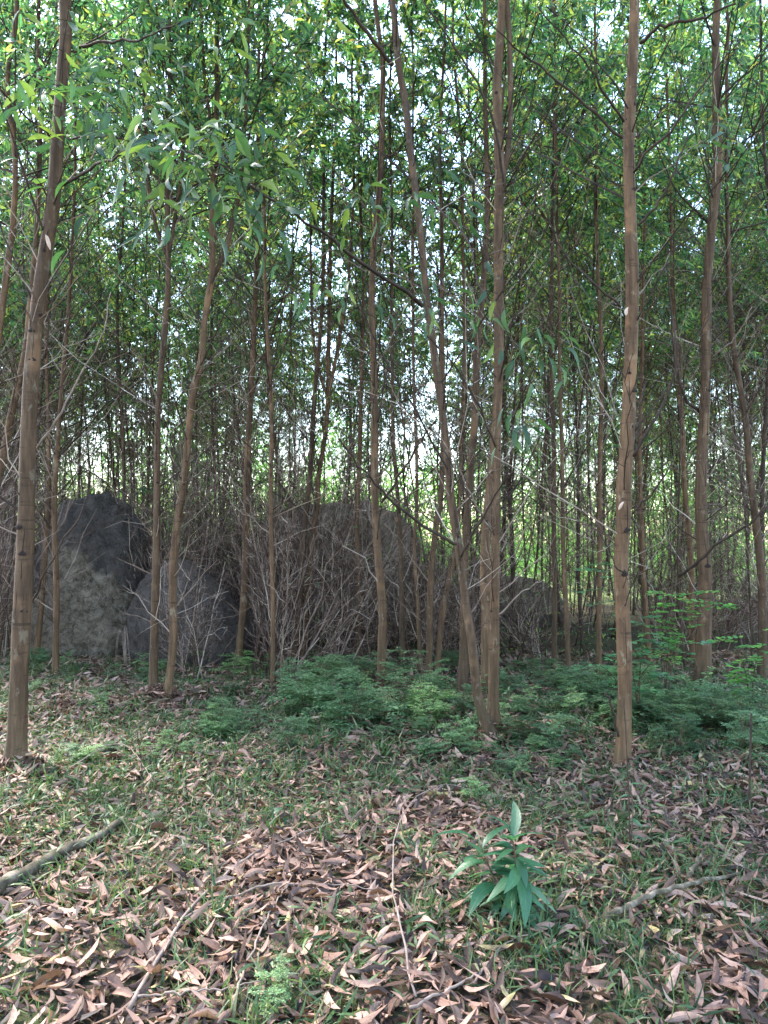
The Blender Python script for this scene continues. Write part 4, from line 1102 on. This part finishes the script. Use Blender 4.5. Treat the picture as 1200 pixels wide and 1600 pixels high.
# ------------------------------------------------------------------ short grass
def blade_template(w, bend, n=3):
    V = []; Q = []
    for k, s in enumerate(np.linspace(0, 1, n + 1)):
        ww = w * (1 - s) ** 0.7 * (0.6 + 0.8 * s if s < .5 else 1) * 0.5
        V += [(-ww, bend * s * s, s * (1 - .35 * bend * s)), (ww, bend * s * s, s * (1 - .35 * bend * s))]
        if k: b = 2 * k; Q += [[b - 2, b - 1, b + 1, b]]
    return np.array(V), Q, []
def grass():
    acc = Acc()
    nt = 17000
    y = 2.0 + 8.6 * rng.random(nt) ** 0.8; x = rng.uniform(-0.6, 0.6, nt) * (y + .4)
    g = np.clip(grass_field(x, y), 0, 1.2)
    for cx, cy, r in LEAFC: g = g - 0.75 * np.exp(-((x - cx) ** 2 + (y - cy) ** 2) / r ** 2)
    k = rng.random(nt) < g * 0.42 + .16; x, y = x[k], y[k]; nt = len(x)
    per = 15
    X = np.repeat(x, per) + rng.normal(0, .030, nt * per); Y = np.repeat(y, per) + rng.normal(0, .030, nt * per)
    n = len(X)
    lean = rng.normal(0, .65, (n, 2))
    zax = unit(np.column_stack([lean, np.ones(n)])); th = rng.uniform(0, 2 * PI, n)
    xax = unit(np.cross(np.column_stack([np.cos(th), np.sin(th), np.zeros(n)]), zax)); yax = np.cross(zax, xax)
    R = np.stack([xax, yax, zax], -1)
    h = rng.uniform(0.04, 0.115, n) * np.repeat(rng.uniform(.6, 1.35, nt), per)
    pos = np.column_stack([X, Y, gz(X, Y) + .012])
    for j, (w, b) in enumerate([(.09, .5), (.13, .8), (.07, .25)]):
        for farb in (False, True):
            m = np.arange(j, n, 3); m = m[(Y[m] > 4.6) == farb]
            if farb: m = m[::2]
            t = blade_template(w * (1.5 if farb else 1), b, 2 if farb else 3); acc.many(t[0], t[1], [], R[m], pos[m], h[m])
    o = link('grass', acc.mesh('grass', M['grass']), kind='stuff')
    o['label'] = 'short patchy green grass growing up through the leaf litter'
    # broader creeping leaves
    b = Acc(); n = 42000
    y = 2.0 + 7.5 * rng.random(n) ** 0.8; x = rng.uniform(-0.6, 0.6, n) * (y + .4)
    g = np.clip(grass_field(x + .7, y * 1.1), 0, 1.2)
    for cx, cy, r in LEAFC: g = g - 0.8 * np.exp(-((x - cx) ** 2 + (y - cy) ** 2) / r ** 2)
    k = rng.random(n) < g * .6 + .03; x, y = x[k], y[k]; n = len(x)
    th = rng.uniform(0, 6.28, n)
    R = frames(np.stack([np.cos(th), np.sin(th), rng.uniform(-.1, .8, n)], -1), rng.normal(0, .4, n))
    t = leaf_low(0.16, .04, .3)
    b.many(*t, R, np.stack([x, y, gz(x, y) + rng.uniform(.03, .09, n)], -1), rng.uniform(.035, .08, n))
    o = link('creeping_grass', b.mesh('creeping_grass', M['grass']), kind='stuff')
    o['label'] = 'low creeping broad-bladed grass spread between the dry leaves'
grass()

# ------------------------------------------------------------------ feathery undergrowth
def frond(acc, sacc, p0, d, L, droop, pinnae=6, lf=9):
    s = np.linspace(0, 1, 8)
    path = p0 + d * (s * L)[:, None]; path[:, 2] -= droop * L * s ** 2
    sacc.tube(path, np.linspace(.0022, .001, 8), 3, False)
    side = unit(np.cross(d, [0, 0, 1.0]))
    P0 = []; D = []
    for k in range(pinnae):
        t = 0.25 + 0.75 * k / (pinnae - 1); c = np.array([np.interp(t, s, path[:, j]) for j in range(3)])
        for sg in (-1, 1):
            pd = unit(d * 0.55 + side * sg * 0.9 + np.array([0, 0, rng.normal(0, .15)])); pl = L * .42 * (1 - .45 * abs(t - .5) * 2) * rng.uniform(.85, 1.1)
            for m in range(lf):
                u = (m + 1) / lf
                q = c + pd * pl * u + np.array([0, 0, -.12 * pl * u * u])
                ps = unit(np.cross(pd, [0, 0, 1.0]))
                for s2 in (-1, 1):
                    P0.append(q); D.append(pd * .35 + ps * s2 + np.array([0, 0, rng.normal(-.1, .15)]))
    P0 = np.array(P0); D = np.array(D); n = len(P0)
    R = frames(D, rng.normal(0, .2, n))
    acc.many(np.array([(0, 0, 0), (.26, .45, .04), (0, 1, -.1), (-.26, .45, .04)]), [[0, 1, 2, 3]], [], R, P0, np.full(n, L * .42 * .62 / lf * 2.3) * rng.uniform(.8, 1.2, n))

def feathery(k, mat='fern'):
    root = link('feathery_plant', None); root.empty_display_size = .1
    la, sa = Acc(), Acc()
    h = rng.uniform(.22, .42)
    for st in range(3 + k % 3):
        az = rng.uniform(0, 6.28); top = np.array([math.cos(az) * .12, math.sin(az) * .12, h * rng.uniform(.7, 1.1)])
        sp = smooth_path([(0, 0, -.02), top * .5 + np.array([0, 0, .03]), top], 7)
        sa.tube(sp, np.linspace(.004, .002, 7), 4, False)
        for j in range(6):
            t = .25 + .75 * j / 5; c = sp[int(t * 6)]
            a2 = rng.uniform(0, 6.28); e = rng.uniform(.05, .7)
            frond(la, sa, c, np.array([math.cos(a2) * math.cos(e), math.sin(a2) * math.cos(e), math.sin(e)]), rng.uniform(.14, .26), rng.uniform(.1, .5), 5, 5)
    link('foliage', la.mesh('foliage', M[mat]), root)
    link('stem', sa.mesh('stem', M['stem']), root)
    return root
def weed(k):
    root = link('leafy_weed', None); root.empty_display_size = .1
    la, sa = Acc(), Acc(); h = rng.uniform(.2, .45); P0 = []; D = []
    for st in range(4):
        az = rng.uniform(0, 6.28); top = np.array([math.cos(az) * .14, math.sin(az) * .14, h * rng.uniform(.6, 1.1)])
        sp = smooth_path([(0, 0, -.02), top * .5 + np.array([0, 0, .04]), top], 12); sa.tube(sp, np.linspace(.003, .0015, 12), 4, False)
        for j in range(2, 12):
            for sg in (0, PI):
                a2 = j * 1.57 + sg + rng.normal(0, .3); P0.append(sp[j]); D.append((math.cos(a2), math.sin(a2), rng.uniform(-.2, .5)))
    n = len(P0); R_ = frames(np.array(D), rng.normal(0, .3, n)); t = leaf_low(.42, .03, .25)
    la.many(*t, R_, np.array(P0), rng.uniform(.04, .085, n))
    link('foliage', la.mesh('foliage', M['fern']), root); link('stem', sa.mesh('stem', M['stem']), root)
    return root
fprotos = [feathery(k) for k in range(6)]
wprotos = [weed(k) for k in range(3)]; wused = [False] * 3
fspots = []
def patch(cx, cy, rx, ry, n, smin=.6, smax=1.2):
    for _ in range(n):
        px = cx + rng.normal(0, rx * .5); py = cy + rng.normal(0, ry * .5)
        py = max(py, 1010); g = ground_at(px, py)
        fspots.append((g[0], g[1], .66 * rng.uniform(smin, smax)))
patch(385, 1150, 110, 28, 20, .5, .9); patch(520, 1095, 120, 50, 28, .9, 1.7); patch(650, 1125, 150, 50, 26, .6, 1.2)
patch(820, 1120, 120, 60, 24, .7, 1.2); patch(930, 1090, 110, 40, 16, .7, 1.3); patch(1110, 1140, 110, 55, 36, .7, 1.3)
patch(1040, 1110, 120, 40, 22, .8, 1.2); patch(200, 1085, 200, 50, 26, .4, .8); patch(500, 1045, 260, 20, 16, .7, 1.1)
patch(780, 1190, 140, 26, 16, .35, .6); patch(180, 1180, 120, 20, 10, .3, .6); patch(60, 1040, 60, 20, 8, .6, 1.0)
FL = [(330, 'in the clump before the low smooth boulder'), (470, 'at the edge of the tallest green clump'), (570, 'in the tallest clump before the straight trunk'), (700, 'between the straight and leaning trunks'),
      (800, 'round the paired trunks\' joined feet'), (940, 'in the gap beside the paired trunks'), (1020, 'behind the big smooth trunk'), (9999, 'before the second stout trunk')]
for i, (x, y, s) in enumerate(fspots):
    k = i % 6
    wd = i >= 6 and rng.random() < .24; kw = i % 3
    if wd:
        o = copy_thing(wprotos[kw], (0, 0, 0), 0, 1) if wused[kw] else wprotos[kw]; wused[kw] = True
    else:
        o = fprotos[k] if i < 6 else copy_thing(fprotos[k], (0, 0, 0), 0, 1)
    o.location = (x, y, float(gz(x, y))); o.rotation_euler = (rng.normal(0, .1), rng.normal(0, .1), rng.uniform(0, 6.28)); o.scale = (s, s, s * rng.uniform(.8, 1.15))
    px = 600 + x / y * F; w = [n for lim, n in FL if px < lim][0] if px > 230 else 'on the grassy ground below the pale-faced boulder'
    size = 'large' if s > 1.0 else ('fair-sized' if s > .8 else ('mid-sized' if s > .62 else ('small' if s > .48 else 'tiny')))
    w += (' (near edge)' if y < 6.6 else (', mid rank' if y < 7.6 else ', far edge')) if px > 230 else ''
    tag(o, f'{size} ' + ('small-leaved leafy weed ' if wd else 'feathery blue-green plant ') + w, 'plant', 'leafy weeds among the feathery plants' if wd else 'feathery undergrowth plants below the trees')

# ------------------------------------------------------------------ seedling with broad toothless leaves
def place_leaves(root, off, mesh_list, specs, name='leaf'):
    from mathutils import Matrix
    for (p, d, sz, roll) in specs:
        R = frames(np.array([d]), np.array([roll]))[0]
        o = link(name, mesh_list[rng.integers(len(mesh_list))], root)
        m = Matrix(R.tolist()).to_4x4() @ Matrix.Scale(sz, 4); m.translation = Vector(p); o.matrix_basis = m
SEEDM = []
for k in range(5):
    a = Acc(); t = leaf_high(0.25 + .01 * k, 0.09 * (-1) ** k, .15 + .14 * k, .22, 0, 10, .05); a.add(t[0], t[1]); a.uv.append(leaf_uv(10)); SEEDM.append(a.mesh('leaf', M['seedling'], True))
def seedling(px, py, h, n, label, size=(.12, .2), two=True):
    g = ground_at(px, py); root = link('broadleaf_seedling', None, loc=tuple(g)); tag(root, label, 'seedling')
    stems = [np.array([(0, 0, 0), (.01, 0, h * .35), (.015, .0, h * .7), (.0, 0, h)])]
    if two: stems.append(np.array([(0, 0, 0), (-.05, .04, h * .3), (-.09, .06, h * .6), (-.12, .08, h * .8)]))
    a = Acc(); specs = []
    for si, st in enumerate(stems):
        sp = smooth_path(st, 12); a.tube(sp, np.linspace(.0055, .0025, 12), 6)
        m = n if si == 0 else n // 2
        for j in range(m):
            t = .22 + .78 * (j / (m - 1)); c = sp[min(11, int(t * 11))]
            az = j * 2.4 + rng.normal(0, .4); e = -.3 + .75 * t ** 1.5 + rng.normal(0, .2)
            if t > .93: e = .8
            sz = rng.uniform(*size) * (1 - .25 * abs(t - .6))
            specs.append((tuple(c), (math.cos(az) * math.cos(e), math.sin(az) * math.cos(e), math.sin(e)), sz, rng.normal(0, .2)))
    link('stem', a.mesh('stem', M['stem'], True), root)
    place_leaves(root, None, SEEDM, specs)
    return root
seedling(800, 1435, .33, 36, 'glossy dark green broad-leaved seedling growing from the leaf litter', (.13, .20))
seedling(985, 1322, .30, 6, 'thin seedling with a few blue-green leaves in front of the big smooth trunk', (.06, .09), False)
seedling(440, 1290, .14, 8, 'small dark seedling in the litter beyond the diagonal twig', (.05, .08), False)

# small feathery sprouts near the viewer
for i, (px, py, s, lb) in enumerate([(430, 1585, .42, 'pale blue-green feathery sprout at the bottom of the picture'), (750, 1255, .6, 'feathery sprout just behind the broad-leaved seedling'),
                                     (130, 1195, .55, 'flat feathery sprout on the grass beside the thickest trunk'), (300, 1180, .5, 'feathery sprout before the low green clump'), (640, 1250, .4, 'tiny feathery sprout by the tip of the arching stem')]):
    g = ground_at(px, py); o = copy_thing(fprotos[i % 6], tuple(g), rng.uniform(0, 6), s * .7); tag(o, lb, 'plant', 'single feathery sprouts in the litter')

# ------------------------------------------------------------------ shrub with round leaflets beside the second trunk
def round_shrub(foot, arms, label, mat, name='pinnate_shrub'):
    g = ground_at(*foot); root = link(name, None, loc=tuple(g)); tag(root, label, 'shrub')
    la, sa = Acc(), Acc()
    for arm in arms:
        pts = [np.zeros(3)] + [P(x, y, d) - g for x, y, d in arm]
        sp = smooth_path(pts, 18); sa.tube(sp, np.linspace(.007, .002, 18), 4, False)
        for j in list(range(7, 18)):
            if rng.random() < .2: continue
            az = rng.uniform(0, 6.28)
            d = unit(np.array([math.cos(az), math.sin(az) * .6, rng.uniform(-.1, .3)])); L = rng.uniform(.13, .22)
            s = np.linspace(0, 1, 6); q = sp[j] + d * (s * L)[:, None]; q[:, 2] -= .15 * L * s ** 2
            sa.tube(q, np.linspace(.0018, .001, 6), 3, False)
            side = unit(np.cross(d, [0, 0, 1.])); P0 = []; D = []
            for m in range(6):
                c = q[m] if m < 6 else q[-1]
                for sg in (-1, 1): P0.append(c); D.append(d * .4 + side * sg + np.array([0, 0, rng.normal(0, .15)]))
            P0.append(q[-1]); D.append(d)
            n = len(P0); R = frames(np.array(D), rng.normal(0, .2, n))
            la.many(np.array([(0, 0, 0), (.28, .3, .02), (.25, .75, 0), (0, 1, -.05), (-.25, .75, 0), (-.28, .3, .02)]), [[0, 1, 2, 5], [5, 2, 3, 4]], [], R, np.array(P0), rng.uniform(.045, .068, n))
    link('foliage', la.mesh('foliage', M[mat]), root); link('stem', sa.mesh('stem', M['stem']), root)
round_shrub((1040, 1100), [[(1035, 1000, 6.9), (1010, 930, 6.8)], [(1045, 1000, 6.9), (1060, 935, 6.8), (1100, 925, 6.7)], [(1060, 1010, 6.8), (1110, 945, 6.6), (1140, 950, 6.6)]], 'bright green shrub with rounded leaflets in front of the second stout trunk', 'bright')
round_shrub((1175, 1120), [[(1165, 1050, 6.2), (1150, 1000, 6.1), (1195, 985, 6.0)], [(1180, 1040, 6.2), (1210, 990, 6.0)]], 'green round-leafleted shrub under the outermost dark stem', 'bright')
round_shrub((1000, 1130), [[(960, 1060, 5.9), (930, 1035, 5.7)], [(1000, 1050, 6.0), (1010, 965, 5.7)], [(1000, 1060, 6.), (1050, 1010, 5.8), (1075, 1010, 5.8)], [(980, 1000, 5.8), (940, 890, 5.5), (900, 890, 5.4)]], 'blue-green shrub with drooping leaflets round the big smooth trunk', 'seedling')

# ------------------------------------------------------------------ fallen twigs, logs, stump, dry frond
def ground_stick(name, label, pts, r0, r1, mat, cat='twig', lift=0.03, arch=0.0, sides=7, group=None, wob=.0):
    q = np.array([ground_at(x, y) for x, y in pts]); sp = smooth_path(q, 22)
    s = np.linspace(0, 1, 22); sp[:, 2] = gz(sp[:, 0], sp[:, 1]) + lift + arch * np.sin(PI * s)
    sp[1:-1] += rng.normal(0, .003, (20, 3))
    o0 = sp[0].copy(); a = Acc(); a.tube(sp - o0, np.linspace(r0, r1, 22), sides, True, wob)
    o = link(name, a.mesh(name, M[mat], True), loc=tuple(o0)); return tag(o, label, cat, group)
G = 'fallen twigs lying over the litter'
ground_stick('fallen_twig', 'long curved reddish twig running diagonally from the bottom edge across the litter', [(200, 1602), (240, 1530), (290, 1450), (340, 1392), (420, 1337), (530, 1295)], .0078, .0035, 'pale_branch', lift=.045, group=G)
ground_stick('fallen_twig', 'thin grey twig curving off the diagonal one towards the grass', [(290, 1455), (350, 1425), (430, 1402), (520, 1400), (598, 1412)], .005, .002, 'pale_branch', lift=.05, group=G)
ground_stick('fallen_twig', 'straight pale twig crossing under the thin grey one', [(362, 1600), (385, 1530), (420, 1450), (452, 1398)], .0045, .0025, 'pale_branch', lift=.05, group=G)
ground_stick('fallen_twig', 'arching pale stem looping from the bottom edge to the broad-leaved seedling', [(650, 1582), (625, 1480), (612, 1400), (620, 1330), (650, 1272), (700, 1243), (770, 1262)], .0042, .002, 'pale_branch', lift=.05, arch=.05, group=G)
ground_stick('fallen_twig', 'short pale twig lying level near the bottom edge', [(215, 1582), (300, 1575), (410, 1560)], .004, .002, 'pale_branch', lift=.05, group=G)
ground_stick('fallen_twig', 'kinked pale twig beside the mossy log', [(125, 1382), (160, 1352), (190, 1340), (215, 1285), (240, 1265)], .006, .002, 'pale_branch', lift=.05, group=G)
ground_stick('fallen_twig', 'dark twig reaching in from the side edge above the mossy log', [(-10, 1335), (25, 1352), (50, 1362)], .007, .004, 'dark_branch', lift=.05, group=G)
ground_stick('fallen_twig', 'thin bent twig below the seedling', [(740, 1560), (770, 1520), (800, 1490), (830, 1480)], .004, .002, 'pale_branch', lift=.05, group=G)
ground_stick('fallen_twig', 'pale forked-looking twig at the bottom edge under the seedling', [(640, 1600), (700, 1570), (750, 1540), (790, 1500)], .006, .002, 'pale_branch', lift=.05, group=G)
ground_stick('fallen_twig', 'slim twig on the grass between the stump and the thickest trunk', [(110, 1215), (170, 1190), (200, 1195), (240, 1240)], .004, .002, 'pale_branch', lift=.06, arch=.06, group=G)
ground_stick('fallen_log', 'mossy grey log lying at an angle in the grass near the side edge', [(-5, 1412), (40, 1385), (100, 1350), (150, 1330), (192, 1298)], .031, .015, 'log', 'log', .065, sides=12, wob=.06)
ground_stick('broken_stick', 'thick brown broken stick beside the seedling', [(945, 1460), (985, 1440), (1030, 1418), (1100, 1400), (1155, 1388)], .015, .007, 'log', 'stick', .065, sides=10, wob=.05)
ground_stick('broken_stick', 'short dark stick leaning off the broken brown one', [(1075, 1400), (1090, 1375), (1105, 1350)], .010, .005, 'log', 'stick', .085, sides=8, wob=.05)
def upright(px, py, h, r, name, label, cat, mat='dark_branch', tilt=0.0):
    g = ground_at(px, py); a = Acc()
    p = smooth_path([(0, 0, -.02), (tilt * .4, 0, h * .5), (tilt, 0.01, h)], 8)
    a.tube(p, np.linspace(r, r * .75, 8), 9, True, .07)
    return tag(link(name, a.mesh(name, M[mat], True), loc=tuple(g)), label, cat)
upright(208, 1268, .10, .011, 'sapling_stump', 'tiny dark broken stump standing in the grass beyond the mossy log', 'stump')
upright(1170, 1270, .55, .007, 'bare_sapling', 'bare dark stem standing in litter near the outer edge beside the shrubs', 'sapling', tilt=.03)
upright(985, 1330, .75, .004, 'bare_sapling', 'hair-thin bare stem directly in front of the big smooth trunk', 'sapling', tilt=-.02)
upright(225, 1235, .35, .003, 'bare_sapling', 'hair-thin upright stem beside the tiny stump', 'sapling', tilt=-.05)

def dry_frond():
    g = ground_at(195, 1040); root = link('dry_grass_clump', None, loc=tuple(g)); tag(root, 'arching clump of dry white grass stems at the foot of the tall boulder', 'grass clump')
    for k in range(13):
        x1 = rng.uniform(125, 215); y1 = rng.uniform(1040, 1085)
        a = P(192 + rng.normal(0, 3), rng.uniform(985, 995), g[1]) - g; b = P(x1 * .5 + 96, 975 + abs(192 - x1) * .15 + rng.uniform(0, 18), g[1] - .1) - g; c = P(x1, y1, g[1] - .3) - g
        ac = Acc(); ac.tube(smooth_path([np.zeros(3), a * .6, a, b, c], 14), np.linspace(.0026, .0014, 14), 4)
        link('grass_stem', ac.mesh('grass_stem', M['pale_branch'], True), root)
dry_frond()
